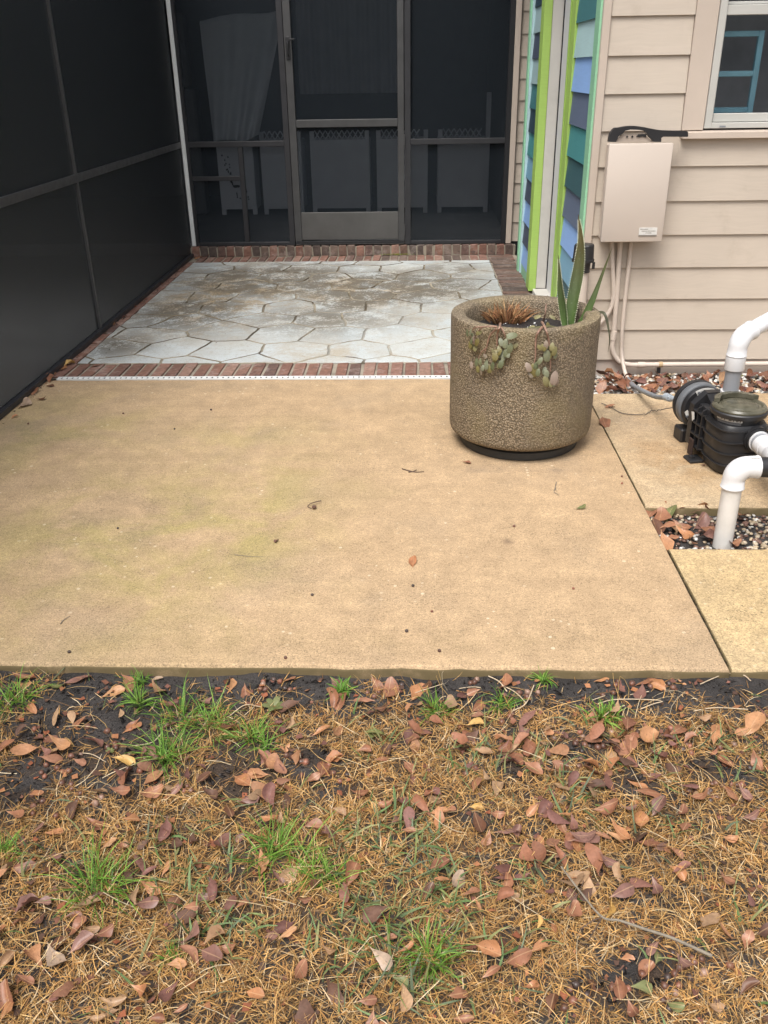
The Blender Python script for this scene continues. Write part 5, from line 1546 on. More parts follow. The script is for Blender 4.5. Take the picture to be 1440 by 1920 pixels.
V2, F2, C2 = blades(rp_, nprng.uniform(0.045, 0.11, n2), nprng.uniform(0.0009, 0.0020, n2), nprng.uniform(0.0, 0.5, n2), nprng.uniform(-0.9, 0.1, n2), STRAW[nprng.integers(0, len(STRAW), n2)] * nprng.uniform(0.6, 1.15, n2)[:, None], 3, twist=0.7, taper=0.5)
V = np.concatenate([V, V2]); F = np.concatenate([F, F2 + len(V) - len(V2)]); Cc = np.concatenate([Cc, C2])
th_ = scatter(26000, -1.35, 1.30, 0.82, 1.87, lambda x, y: (1 - bare(x, y))) + scatter(36000, -2.55, 2.55, -0.5, 1.87, lambda x, y: 0 if (-1.35 < x < 1.30 and y > 0.82) else (1 - bare(x, y)))
n3 = len(th_)
V3, F3, C3 = blades(th_, nprng.uniform(0.012, 0.035, n3), nprng.uniform(0.0018, 0.0048, n3), nprng.uniform(-0.1, 0.25, n3), nprng.uniform(-0.4, 0.1, n3), np.array([(0.15, 0.090, 0.042), (0.20, 0.125, 0.060), (0.11, 0.066, 0.034), (0.27, 0.18, 0.095)])[nprng.integers(0, 4, n3)] * nprng.uniform(0.7, 1.15, n3)[:, None], 2, twist=0.4, taper=0.6)
V = np.concatenate([V, V3]); F = np.concatenate([F, F3 + len(V) - len(V3)]); Cc = np.concatenate([Cc, C3])
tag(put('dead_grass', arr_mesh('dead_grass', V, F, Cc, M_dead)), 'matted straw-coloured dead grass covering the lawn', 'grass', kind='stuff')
# broad dull-green blades coming through
GR = []
for u, v, ru, rv, k in ((720, 1560, 130, 60, 1.0), (780, 1680, 150, 90, 1.0), (760, 1800, 140, 90, 1.0), (900, 1430, 90, 50, 0.8), (1110, 1380, 60, 40, 0.9), (1010, 1420, 70, 40, 0.7), (1370, 1430, 80, 50, 0.8), (1090, 1500, 80, 50, 0.6), (370, 1640, 110, 60, 0.9), (420, 1740, 110, 60, 0.7),
                        (1000, 1640, 90, 60, 0.6), (1240, 1440, 70, 40, 0.5), (330, 1560, 110, 40, 0.6), (700, 1400, 60, 30, 0.6), (650, 1760, 120, 80, 0.5), (1420, 1720, 60, 40, 0.5), (90, 1620, 90, 50, 0.5), (560, 1480, 90, 40, 0.4), (950, 1780, 90, 60, 0.4), (1260, 1560, 90, 50, 0.4)):
    c = gz(u, v, LZ); s = (c.y * 0.893 + 0.655) / FPX
    GR.append((c.x, c.y, ru * s, rv * s * 1.5, k))
def greenness(x, y):
    g = 0.03
    for cx, cy, rx, ry, k in GR:
        d = math.hypot((x - cx) / rx, (y - cy) / ry)
        if d < 1: g = max(g, k * (1 - d * d))
    return g * (0.6 + 0.9 * max(0, mn.noise((x * 13, y * 13, 31)) + 0.25))
gp = scatter(22000, -1.4, 1.4, 0.80, 1.88, lambda x, y: greenness(x, y) * 0.62 * (1 - 0.7 * bare(x, y)))
gp += scatter(6000, -2.5, 2.5, -0.4, 1.85, lambda x, y: 0 if abs(x) < 1.4 and y > 0.8 else 0.15)
n = len(gp)
cols = GREEN[nprng.integers(0, len(GREEN), n)] * nprng.uniform(0.75, 1.3, n)[:, None]
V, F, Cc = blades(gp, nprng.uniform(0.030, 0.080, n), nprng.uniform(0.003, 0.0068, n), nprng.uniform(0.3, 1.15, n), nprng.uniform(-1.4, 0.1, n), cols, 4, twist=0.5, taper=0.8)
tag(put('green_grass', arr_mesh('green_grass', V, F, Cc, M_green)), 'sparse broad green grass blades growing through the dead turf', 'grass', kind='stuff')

# fresh bright tufts
TUFTS = ((42, 1322, 50, 'bright green grass tuft by the slab at the left picture edge'), (268, 1282, 28, 'small green tuft touching the slab edge above the bare soil'), (262, 1318, 40, 'thin green tuft beside a tan leaf in the bare soil'),
         (372, 1352, 74, 'largest bright green grass tuft on the bare soil'), (305, 1418, 62, 'low green tuft below the largest tuft near the yellow leaf'), (478, 1392, 52, 'green tuft at the edge of the dark bare hollow'),
         (640, 1302, 24, 'tiny wide-bladed green tuft among acorns by the slab'), (822, 1338, 40, 'short yellow-green tuft below the grey bare soil mound'), (1016, 1284, 26, 'dark green star-shaped tuft right at the slab edge'),
         (520, 1596, 66, 'bright green tuft in the middle of the lawn'), (592, 1645, 56, 'bright green tuft trailing below the middle lawn tuft'), (192, 1662, 78, 'spreading bright green tuft in the lower left lawn'),
         (4, 1602, 40, 'green tuft cut by the left picture edge in the lawn'), (806, 1792, 62, 'green tuft low in the middle of the lawn'), (320, 1795, 26, 'small yellow-green tuft in the dead grass low on the left'),
         (1136, 1355, 34, 'upright pair of broad green blades among acorns on the right'), (940, 1330, 34, 'green tuft beside a purple leaf right of the soil mound'))
for u, v, s, lab in TUFTS:
    c = lawn_pt(u, v)
    k = s / FPX * (c.y * 0.893 + 0.655)
    t = empty('grass_tuft', c, lab, 'grass tuft', 'bright green grass tufts in the lawn')
    n = int(16 + s * 1.5)
    a = nprng.uniform(0, 2 * math.pi, n); rr = np.sqrt(nprng.random(n)) * k * 0.26
    sub_ = np.array([(nprng.normal(0, k * 0.30), nprng.normal(0, k * 0.22)) for _ in range(4)] + [(0, 0)])[nprng.integers(0, 5, n)]
    px = c.x + rr * np.cos(a) + sub_[:, 0]; py = np.minimum(c.y + rr * np.sin(a) * 1.1 + sub_[:, 1], SLAB_Y - 0.01)
    pp = [(x, y, ground_z(x, y)) for x, y in zip(px, py)]
    wide = 'broad' in lab or 'wide' in lab
    cols = FRESH[nprng.integers(0, len(FRESH), n)] * nprng.uniform(0.7, 1.25, n)[:, None]
    V, F, Cc = blades(pp, nprng.uniform(0.45, 1.35, n) * min(k * 1.15, 0.10), nprng.uniform(0.0018, 0.0034, n) * (2.0 if wide else 1.0), nprng.uniform(0.35, 1.3, n), nprng.uniform(-1.6, -0.3, n), cols, 5, head=a + nprng.normal(0, 0.7, n), twist=0.35, taper=0.92)
    o = put('blades', arr_mesh('blades', V, F, Cc, M_green), None, t); tag(o, kind='stuff')

# ------------------------------------------------------------------ fallen leaves
LM = {'rust': leaf_mat('rust_leaf', (0.25, 0.110, 0.060), (0.32, 0.150, 0.084), (0.20, 0.086, 0.052)),
      'orange': leaf_mat('orange_tan_leaf', (0.42, 0.200, 0.092), (0.37, 0.165, 0.078), (0.45, 0.240, 0.118)),
      'purple': leaf_mat('purplish_leaf', (0.225, 0.118, 0.092), (0.18, 0.092, 0.074), (0.28, 0.155, 0.122)),
      'tan': leaf_mat('tan_leaf', (0.34, 0.205, 0.112), (0.31, 0.18, 0.098), (0.37, 0.24, 0.14)),
      'brown': leaf_mat('dark_brown_leaf', (0.11, 0.052, 0.032), (0.15, 0.068, 0.036), (0.085, 0.043, 0.032)),
      'yellow': leaf_mat('yellow_leaf', (0.50, 0.30, 0.085), (0.53, 0.34, 0.12), (0.46, 0.26, 0.07)),
      'green': leaf_mat('green_leaf', (0.155, 0.17, 0.055), (0.13, 0.15, 0.055), (0.19, 0.20, 0.085)),
      'pale': leaf_mat('pale_leaf', (0.37, 0.265, 0.19), (0.40, 0.295, 0.215), (0.34, 0.235, 0.165))}
CNAME = {'rust': 'rust brown', 'orange': 'orange tan', 'purple': 'purplish brown', 'tan': 'light tan', 'brown': 'dark brown', 'yellow': 'yellow', 'green': 'green', 'pale': 'pale beige'}
def leaf_mesh(seed):
    q = random.Random(seed)
    n = 12
    peak = q.uniform(0.48, 0.76); wmax = q.uniform(0.13, 0.25); base_w = q.uniform(0.012, 0.03)
    curl = q.uniform(-0.6, 1.3); cup = q.uniform(-0.6, 2.6); bend = q.uniform(-0.14, 0.14); lob = q.uniform(0, 0.16); tipr = q.uniform(0.35, 0.8); twist = q.uniform(-0.9, 0.9)
    vs_, fs_ = [], []
    for i in range(n + 1):
        t = i / n
        if t < peak: w = base_w + (wmax - base_w) * (math.sin(0.5 * math.pi * t / peak) ** 1.35)
        else:
            s = (t - peak) / (1 - peak); w = wmax * math.sqrt(max(0.0, 1 - s ** (1.5 + tipr * 1.5)))
        if i == n: w = 0.012 + 0.03 * tipr
        yoff = bend * math.sin(math.pi * t)
        zc = curl * ((t - 0.5) ** 2 - 0.10) * 0.8
        tw = twist * (t - 0.5)
        for k in (-1, -0.5, 0, 0.5, 1):
            ww = w * (1 + lob * math.sin(t * 11 + seed + k) * (abs(k) == 1))
            y = k * ww; z = zc + cup * (ww * k) ** 2 * 2.2 + 0.012 * math.sin(9 * t + 3 * k + seed)
            if k == 0: z -= 0.008
            y2 = y * math.cos(tw) - z * math.sin(tw) * 0.3
            vs_.append((t - 0.5, yoff + y2, z + y * math.sin(tw)))
    for i in range(n):
        for k in range(4):
            a = i * 5 + k
            fs_.append((a, a + 1, a + 6, a + 5))
    zs = min(v[2] for v in vs_)
    vs_ = [(x * 1.0, y, z - zs) for x, y, z in vs_]
    # petiole
    b = len(vs_)
    zz = vs_[2][2]
    vs_ += [(-0.62, -0.006, zz + 0.02), (-0.62, 0.006, zz + 0.02)]
    fs_.append((b, b + 1, 3, 1))
    return vs_, fs_
LEAVES = [leaf_mesh(s) for s in range(22)]
# the material is given in metres, so each variant exists at three true sizes
LCACHE = {}
def leaf_data(var, colr, size):
    q = min(3, max(0, int((size - 0.028) / 0.013)))
    ref = 0.034 + 0.013 * q
    key = (var, colr, q)
    if key not in LCACHE:
        vs_, fs_ = LEAVES[var]
        me = bpy.data.meshes.new('fallen_leaf')
        me.from_pydata([(x * ref, y * ref * 1.22, z * ref) for x, y, z in vs_], [], fs_)
        me.polygons.foreach_set('use_smooth', [True] * len(me.polygons))
        me.materials.append(LM[colr])
        LCACHE[key] = me
    return LCACHE[key], ref
def drop_leaf(pos, direction, size, colr, label, group, tilt=0.28, name='fallen_leaf', up=(0, 0, 1)):
    me, ref = leaf_data(rnd.randrange(len(LEAVES)), colr, size)
    x = Vector(direction).normalized()
    z = (Vector(up) + Vector((rnd.gauss(0, tilt), rnd.gauss(-0.05, tilt), 0))).normalized()
    x = (x - z * x.dot(z)).normalized(); y = z.cross(x)
    if rnd.random() < 0.4: pass
    m = Matrix((x, y, z)).transposed().to_4x4() @ Matrix.Scale(size / ref, 4)
    m.translation = pos
    o = inst(name, me, None, m)
    return tag(o, label, 'leaf', group)
GL = 'fallen oak leaves on the lawn'
MARKS = [(lawn_pt(u, v), nm) for u, v, nm in ((42, 1322, 'the green tuft at the slab and picture edge'), (268, 1290, 'the small tuft touching the slab'), (372, 1352, 'the largest green tuft'), (305, 1418, 'the low tuft under the largest tuft'), (478, 1392, 'the tuft by the dark hollow'), (640, 1302, 'the tiny tuft among acorns'), (822, 1338, 'the yellow-green tuft by the soil mound'), (1016, 1284, 'the star-shaped tuft at the slab'), (520, 1596, 'the bright mid-lawn tuft'), (592, 1645, 'the trailing mid-lawn tuft'), (192, 1662, 'the spreading tuft low on the lawn'), (4, 1602, 'the tuft cut by the picture edge'), (806, 1792, 'the tuft low in mid-lawn'), (320, 1795, 'the little yellow-green tuft'), (1136, 1355, 'the upright broad-bladed tuft'), (940, 1330, 'the tuft beside the soil mound'), (1190, 1750, 'the fallen branch'), (1330, 1810, 'the thick end of the fallen branch'), (1060, 1650, 'the thin end of the fallen branch'), (1400, 1300, 'the walkway corner'), (233, 1434, 'the yellow leaf'), (705, 1381, 'the long green leaf'), (1201, 1861, 'the yellow-green leaf'), (715, 1807, 'the pale curled leaf'), (1340, 1560, 'the straw patch at the far picture edge'), (60, 1860, 'the lowest picture corner'))]
def beside(p):
    m = min(MARKS, key=lambda q: (q[0] - p).length_squared)
    d = p - m[0]
    if d.length < 0.012: return 'alone on the lawn'
    if abs(d.y) > abs(d.x): return ('above ' if d.y > 0 else 'below ') + m[1]
    return ('just beside ' if abs(d.x) < 0.09 else 'well beside ') + m[1]
PLACED = [(47,1280,45,0,'rust'),(40,1294,40,10,'orange'),(148,1285,55,10,'purple'),(110,1295,35,5,'green'),(215,1305,45,20,'orange'),(240,1285,30,-60,'rust'),(296,1278,24,0,'pale'),(296,1301,32,-45,'tan'),(433,1280,26,80,'orange'),(256,1337,22,60,'tan'),(63,1335,25,-60,'orange'),(38,1353,28,60,'tan'),(249,1366,38,30,'orange'),(115,1410,38,-20,'orange'),(125,1398,20,30,'orange'),(233,1434,42,-15,'yellow'),(455,1465,38,-35,'orange'),(478,1455,30,0,'tan'),(316,1360,32,20,'brown'),(227,1494,38,0,'rust'),(285,1494,48,20,'rust'),(330,1484,34,40,'purple'),(383,1465,36,35,'brown'),(180,1547,42,-5,'rust'),(249,1550,38,20,'orange'),(31,1543,30,-30,'rust'),(76,1566,36,50,'purple'),(469,1505,38,10,'purple'),(430,1523,34,-70,'brown'),(408,1483,30,50,'tan'),(14,1408,40,30,'rust'),(119,1451,22,0,'rust'),
(542,1284,30,10,'rust'),(708,1282,30,-60,'rust'),(729,1295,45,75,'rust'),(632,1282,25,-50,'purple'),(785,1303,40,45,'orange'),(639,1321,36,60,'rust'),(620,1320,40,80,'rust'),(795,1286,30,30,'brown'),(715,1335,32,0,'brown'),(604,1378,34,20,'orange'),(705,1381,46,-5,'green'),(625,1425,40,20,'orange'),(587,1468,28,30,'rust'),(604,1444,36,80,'rust'),(684,1414,26,0,'rust'),(944,1290,32,60,'rust'),(951,1314,32,10,'purple'),(896,1329,28,40,'rust'),(892,1364,32,10,'yellow'),(906,1421,36,-10,'tan'),(948,1407,40,-60,'rust'),(951,1435,36,20,'purple'),(892,1477,30,80,'rust'),(913,1466,30,-50,'tan'),(937,1487,34,70,'tan'),(894,1512,26,-5,'yellow'),(826,1529,40,0,'orange'),(823,1546,36,80,'orange'),(844,1529,26,-20,'rust'),(896,1553,40,-70,'brown'),(932,1536,28,0,'rust'),(743,1548,24,45,'purple'),(767,1567,26,0,'rust'),(637,1536,26,-20,'tan'),(948,1567,48,5,'purple'),(715,1428,26,20,'rust'),(767,1442,28,-50,'rust'),(674,1494,34,0,'rust'),
(1175,1367,36,85,'rust'),(1180,1410,32,90,'rust'),(1163,1392,28,70,'orange'),(1220,1403,40,80,'orange'),(1267,1383,40,35,'rust'),(1293,1400,30,10,'rust'),(1340,1385,50,80,'orange'),(1410,1367,45,50,'orange'),(1315,1362,28,10,'tan'),(1243,1430,24,-40,'orange'),(1150,1447,26,60,'orange'),(1103,1447,38,-5,'orange'),(1000,1450,40,-35,'rust'),(1190,1467,36,20,'rust'),(1197,1482,44,-25,'orange'),(1213,1500,50,5,'rust'),(1233,1523,34,40,'purple'),(1137,1523,50,5,'rust'),(1177,1527,34,-10,'purple'),(1310,1500,36,0,'rust'),(1367,1497,36,-50,'rust'),(1393,1497,34,-40,'purple'),(1047,1550,45,-55,'rust'),(1057,1543,22,0,'orange'),(1200,1553,36,60,'orange'),(1160,1567,46,-40,'orange'),(1090,1583,50,0,'purple'),(1127,1577,40,-20,'rust'),(1277,1527,24,60,'rust'),(1367,1583,28,0,'orange'),(1283,1560,26,70,'rust'),(1200,1266,40,10,'rust'),(1227,1290,40,-25,'orange'),(1123,1272,30,0,'orange'),(1275,1290,18,-40,'orange'),(1310,1438,44,-30,'brown'),(1363,1427,40,-60,'rust'),(1420,1433,30,-70,'rust'),(1407,1537,34,10,'purple'),(1027,1377,24,50,'tan'),(982,1387,28,60,'purple'),
(823,1632,44,30,'rust'),(854,1658,44,60,'pale'),(1096,1586,56,10,'purple'),(1152,1578,40,-20,'orange'),(1080,1650,48,0,'tan'),(1139,1624,42,-20,'purple'),(1268,1642,40,-40,'orange'),(1165,1683,46,25,'purple'),(1137,1706,40,80,'yellow'),(944,1637,34,-40,'orange'),(949,1663,34,60,'rust'),(885,1688,34,0,'rust'),(916,1791,56,-25,'orange'),(970,1801,50,30,'rust'),(921,1832,40,35,'rust'),(1070,1719,40,60,'rust'),(1160,1853,46,-80,'rust'),(1214,1822,40,60,'rust'),(1111,1843,40,-10,'brown'),(1178,1794,24,0,'orange'),(1232,1791,40,70,'green'),(1201,1861,48,-10,'green'),(1265,1884,40,-10,'green'),(1286,1817,48,-45,'purple'),(1340,1889,34,0,'tan'),(1399,1776,30,70,'rust'),(1430,1758,40,30,'brown'),(715,1807,48,-40,'pale'),(731,1768,30,0,'rust'),(762,1786,34,20,'orange'),(1008,1730,26,80,'yellow'),(803,1678,34,60,'brown'),(828,1660,30,0,'orange'),(751,1848,34,-40,'green'),(859,1868,40,20,'rust'),(870,1909,40,0,'rust'),(1188,1905,44,-60,'rust'),(1034,1889,40,70,'brown'),(998,1853,30,0,'orange'),(1363,1658,30,-20,'rust'),(1229,1676,36,-70,'purple'),(1049,1611,24,0,'purple'),(1368,1586,20,0,'rust'),(1404,1863,40,20,'brown'),(1013,1781,36,20,'orange'),
(104,1570,36,0,'orange'),(42,1630,58,10,'rust'),(205,1586,34,30,'orange'),(229,1595,30,20,'rust'),(52,1709,60,35,'purple'),(83,1699,30,0,'purple'),(149,1744,50,40,'rust'),(170,1744,34,10,'tan'),(156,1775,56,30,'purple'),(108,1800,50,-50,'pale'),(198,1754,40,30,'rust'),(139,1723,34,0,'rust'),(278,1699,48,0,'purple'),(323,1699,36,60,'brown'),(312,1629,32,50,'orange'),(382,1682,34,0,'purple'),(361,1709,30,0,'rust'),(361,1761,50,40,'purple'),(403,1768,50,35,'tan'),(399,1803,50,-30,'purple'),(427,1782,36,0,'rust'),(215,1876,50,0,'tan'),(267,1866,38,-30,'orange'),(340,1897,30,30,'rust'),(17,1873,60,85,'rust'),(14,1900,50,70,'orange'),(333,1813,36,0,'orange'),(271,1827,32,0,'brown'),(49,1843,34,-10,'rust'),(181,1907,36,0,'tan'),(295,1914,30,0,'rust'),(104,1612,28,0,'purple'),
(660,1650,44,70,'rust'),(570,1700,30,10,'rust'),(520,1650,34,-40,'purple'),(540,1760,40,30,'orange'),(620,1790,34,-30,'tan'),(690,1880,36,10,'rust'),(560,1830,46,60,'rust'),(480,1870,40,-20,'orange'),(640,1600,30,20,'rust'),(590,1560,36,0,'rust'),(455,1700,30,40,'rust'),(505,1545,34,-15,'orange')]
for u, v, ln, ang, colr in PLACED:
    ca, sa = math.cos(R(ang)) * ln / 2, -math.sin(R(ang)) * ln / 2
    a, b = gz(u - ca, v - sa, LZ), gz(u + ca, v + sa, LZ)
    if max(a.y, b.y) > SLAB_Y - 0.012:
        sh_ = max(a.y, b.y) - (SLAB_Y - 0.012); a.y -= sh_; b.y -= sh_
    c = (a + b) / 2
    size = min(0.078, max(0.026, (b - a).length * 0.98))
    g = bare(c.x, c.y)
    where = 'on bare soil by the slab' if c.y > 1.74 else ('on a bare patch of the lawn' if g > 0.55 else 'on the dead lawn grass')
    big = 'large' if size > 0.062 else ('small' if size < 0.040 else 'medium')
    drop_leaf(Vector((c.x, c.y, ground_z(c.x, c.y) + (0.003 if g > 0.5 else rnd.uniform(0.009, 0.023)))), b - a, size, colr, f'{big} {CNAME[colr]} leaf {beside(c)}', GL, 0.30)
LSTUFF_V, LSTUFF_F, LSTUFF_C = [], [], []
for i in range(60):
    x = rnd.uniform(-1.1, 1.1); y = rnd.uniform(0.86, 1.86)
    colr = rnd.choices(('rust', 'purple', 'brown', 'orange', 'tan'), (5, 3, 3, 2, 1))[0]
    sz = rnd.uniform(0.028, 0.055)
    big = 'small' if sz < 0.040 else 'medium'
    drop_leaf(Vector((x, y, ground_z(x, y) + rnd.uniform(0.002, 0.014))), (rnd.uniform(-1, 1), rnd.uniform(-1, 1), 0), sz, colr, f'{big} half-buried {CNAME[colr]} leaf {beside(Vector((x, y, LZ)))}', GL, 0.35)
# crumbled leaf fragments
FR_C = np.array([(0.26, 0.09, 0.045), (0.15, 0.065, 0.04), (0.34, 0.15, 0.07), (0.09, 0.05, 0.035), (0.20, 0.09, 0.065)])
fv, ff, fc = [], [], []
for i in range(2200):
    x = rnd.uniform(-2.0, 2.0); y = rnd.uniform(0.75, 1.895); z = ground_z(x, y) + rnd.uniform(0.001, 0.008)
    s = rnd.uniform(0.004, 0.013); a0 = rnd.uniform(0, 6.28); c = FR_C[rnd.randrange(5)] * rnd.uniform(0.7, 1.2)
    k = len(fv)
    for q in range(4):
        rr = s * rnd.uniform(0.5, 1.0); a = a0 + q * 1.57 + rnd.uniform(-0.4, 0.4)
        fv.append((x + rr * math.cos(a), y + rr * math.sin(a), z + rnd.uniform(-0.002, 0.005))); fc.append(c)
    ff.append((k, k + 1, k + 2, k + 3))
def litter_leaf(x, y, z, size, c, tilt=0.35, ang=None):
    vs_, fs_ = LEAVES[rnd.randrange(len(LEAVES))]
    a = rnd.uniform(0, 6.28) if ang is None else ang
    zax = Vector((rnd.gauss(0, tilt), rnd.gauss(-0.05, tilt), 1)).normalized(); xax = Vector((math.cos(a), math.sin(a), 0)); xax = (xax - zax * xax.dot(zax)).normalized(); yax = zax.cross(xax)
    k = len(fv); p0 = Vector((x, y, z))
    for q in vs_:
        p = p0 + (xax * q[0] + yax * q[1] * 1.2 + zax * q[2]) * size
        fv.append(p[:]); fc.append(c)
    for f in fs_: ff.append(tuple(i + k for i in f))
LC = [(0.24, 0.105, 0.060), (0.21, 0.100, 0.075), (0.36, 0.180, 0.092), (0.13, 0.070, 0.048), (0.29, 0.142, 0.086), (0.18, 0.086, 0.070), (0.34, 0.215, 0.125)]
drifts = [(rnd.uniform(-1.1, 1.1), rnd.uniform(0.85, 1.80)) for _ in range(34)] + [(rnd.uniform(0.15, 1.0), rnd.uniform(1.2, 1.8)) for _ in range(16)]
for i in range(390):
    if rnd.random() < 0.7:
        q_ = rnd.choice(drifts); x = q_[0] + rnd.gauss(0, 0.055); y = q_[1] + rnd.gauss(0, 0.05)
    else:
        x = rnd.uniform(-1.25, 1.25); y = rnd.uniform(0.82, 1.86)
    if y > 1.885: continue
    c = Vector(rnd.choice(LC)) * rnd.uniform(0.75, 1.2)
    litter_leaf(x, y, ground_z(x, y) + rnd.uniform(0.003, 0.022), rnd.uniform(0.022, 0.062), c, 0.5)
for i in range(420):
    x = rnd.uniform(-2.5, 2.5); y = rnd.uniform(-0.4, 1.84)
    if -1.25 < x < 1.25 and y > 0.82: continue
    litter_leaf(x, y, ground_z(x, y) + rnd.uniform(0.006, 0.022), rnd.uniform(0.03, 0.07), Vector(rnd.choice(LC)) * rnd.uniform(0.75, 1.2))
for i in range(150):
    x = rnd.uniform(0.89, 2.2); y = rnd.uniform(4.15, 4.44)
    c = Vector(rnd.choice(LC[:6])) * rnd.uniform(0.6, 1.1)
    litter_leaf(x, y, -0.012 + rnd.uniform(0.0, 0.014), rnd.uniform(0.04, 0.075), c, 0.5)
# clods and grains on the bare soil
clv, clf, clc = [], [], []
for i in range(22000):
    x = rnd.uniform(-1.4, 1.4); y = rnd.uniform(0.85, 1.90)
    if rnd.random() > bare(x, y) ** 2: continue
    s = rnd.uniform(0.0018, 0.0055) if rnd.random() < 0.85 else rnd.uniform(0.005, 0.012); z = ground_z(x, y)
    c = Vector((0.045, 0.039, 0.037)) * rnd.uniform(0.4, 1.8); k = len(clv)
    t_ = [Vector((rnd.gauss(0, 1), rnd.gauss(0, 1), abs(rnd.gauss(0, 0.8)))).normalized() * s for _ in range(4)]
    for q in t_: clv.append((x + q.x, y + q.y, z + q.z)); clc.append(c)
    clf += [(k, k + 1, k + 2), (k, k + 2, k + 3), (k, k + 3, k + 1), (k + 1, k + 3, k + 2)]
M_frag = attr_mat('leaf_fragment', 0.6, 0.3, 0.1)
tag(put('leaf_litter', arr_mesh('leaf_litter', fv, ff, fc, M_frag, False)), 'crumbled brown leaf fragments over soil and turf', 'litter', kind='stuff')

tag(put('soil_crumbs', arr_mesh('soil_crumbs', clv, clf, clc, M_frag, False)), 'dark soil crumbs and clods on the bare patches', 'soil', kind='stuff')
# ------------------------------------------------------------------ acorns
def acorn_mesh(col_, nm):
    b = B(); b.lathe([(0.0, -0.0052), (0.0030, -0.0046), (0.0050, -0.0022), (0.0056, 0.0006), (0.0050, 0.0034), (0.0032, 0.0054), (0.0012, 0.0062), (0.0006, 0.0076)], 12)
    me = b.mesh('acorn', 60); me.materials.append(plain(nm, col_, 0.38, 0.25, 90, orand=0.35)); return me
ac = [acorn_mesh((0.13, 0.062, 0.042), 'brown_acorn'), acorn_mesh((0.21, 0.088, 0.055), 'reddish_acorn'), acorn_mesh((0.055, 0.036, 0.030), 'dark_acorn'), acorn_mesh((0.24, 0.15, 0.11), 'pale_acorn')]
acn = ('brown', 'reddish brown', 'nearly black', 'pale brown')
AC = []
for u, v, ru, rv, n in ((190, 1390, 110, 40, 12), (270, 1420, 60, 30, 9), (150, 1480, 60, 30, 8), (90, 1450, 60, 30, 5), (560, 1425, 40, 16, 10), (520, 1300, 40, 14, 9), (690, 1300, 50, 14, 9), (950, 1345, 30, 20, 6), (870, 1385, 30, 20, 6), (1090, 1400, 50, 30, 14), (1060, 1440, 40, 20, 7), (1230, 1375, 60, 14, 8), (1300, 1400, 60, 20, 8), (1330, 1475, 60, 20, 12), (1170, 1290, 60, 20, 8), (1290, 1805, 60, 22, 10), (1230, 1850, 60, 26, 10), (1110, 1870, 50, 20, 6), (985, 1310, 20, 10, 4), (1400, 1400, 40, 30, 6), (880, 1440, 30, 15, 4), (350, 1480, 60, 20, 5), (640, 1450, 40, 15, 4), (1390, 1480, 40, 20, 5), (60, 1520, 50, 20, 4), (1240, 1290, 40, 14, 3), (900, 1275, 30, 4, 3)):
    for _ in range(n):
        AC.append((u + rnd.gauss(0, ru * 0.55), v + rnd.gauss(0, rv * 0.55)))
for u, v in AC:
    p = lawn_pt(u, v)
    if p.y > SLAB_Y - 0.015: p.y = SLAB_Y - 0.015 - rnd.uniform(0, 0.02)
    p.z = ground_z(p.x, p.y) + 0.003
    k = rnd.choices((0, 1, 2, 3), (5, 4, 3, 1.5))[0]
    o = inst('acorn', ac[k], None, Matrix.Translation(p) @ Matrix.Rotation(rnd.uniform(0, 6.28), 4, 'Z') @ Matrix.Rotation(rnd.uniform(0.9, 2.2), 4, 'X') @ Matrix.Scale(rnd.uniform(1.05, 1.5), 4))
    tag(o, f'{acn[k]} acorn {beside(p)}', 'acorn', 'acorns scattered over the lawn')

# ------------------------------------------------------------------ bits lying on the concrete
def twig(name, label, paths, r, mat, z=0.003):
    t = empty(name, paths[0][0], label, 'twig')
    for i, p in enumerate(paths):
        pp = smooth_path(p, 5)
        B().tube(pp, [r * (1 - 0.5 * k / len(pp)) for k in range(len(pp))], 7).obj('stem' if i == 0 else 'side_shoot', mat, t)
    return t
M_twig = plain('dark_twig', (0.10, 0.065, 0.045), 0.7, 0.3, 60)
M_twig2 = plain('grey_twig', (0.20, 0.17, 0.13), 0.75, 0.25, 60, 0.4, 200)
M_pale = plain('pale_runner', (0.48, 0.38, 0.26), 0.75, 0.25, 40)
def gzz(u, v, z=0.003): return gz(u, v, z)
twig('twig', 'dark crossed twig lying on the concrete in front of the planter', [[gzz(754, 879), gzz(765, 882), gzz(780, 885), gzz(795, 884)], [gzz(766, 885), gzz(774, 884), gzz(781, 881)]], 0.0026, M_twig)
twig('twig', 'thin forked twig on the concrete above the green leaf', [[gzz(1043, 904), gzz(1041, 914), gzz(1039, 922), gzz(1048, 928)], [gzz(1041, 914), gzz(1043, 920)]], 0.0019, M_twig2)
st_ = twig('acorn_stalk', 'curled stalk with an acorn cap on the middle of the concrete', [[gzz(602, 939, 0.008), gzz(592, 941, 0.010), gzz(581, 945, 0.007), gzz(577, 950, 0.004), gzz(584, 953, 0.005)]], 0.0022, M_twig)
B().lathe([(0.0, -0.006), (0.006, -0.004), (0.009, 0.001), (0.008, 0.005), (0.003, 0.006)], 12, Matrix.Translation(gz(589, 951, 0.008))).obj('acorn_cap', plain('acorn_cap', (0.12, 0.065, 0.045), 0.6, 0.3, 120, 0.5, 400), st_)
twig('twig', 'short thin twig on the algae-stained concrete near the slab edge', [[gzz(113, 1170), gzz(120, 1162), gzz(131, 1155)]], 0.0014, M_twig2)
twig('twig', 'hair-thin straw lying on the middle of the concrete', [[gzz(440, 1040), gzz(466, 1043), gzz(494, 1044)]], 0.0011, M_twig2)
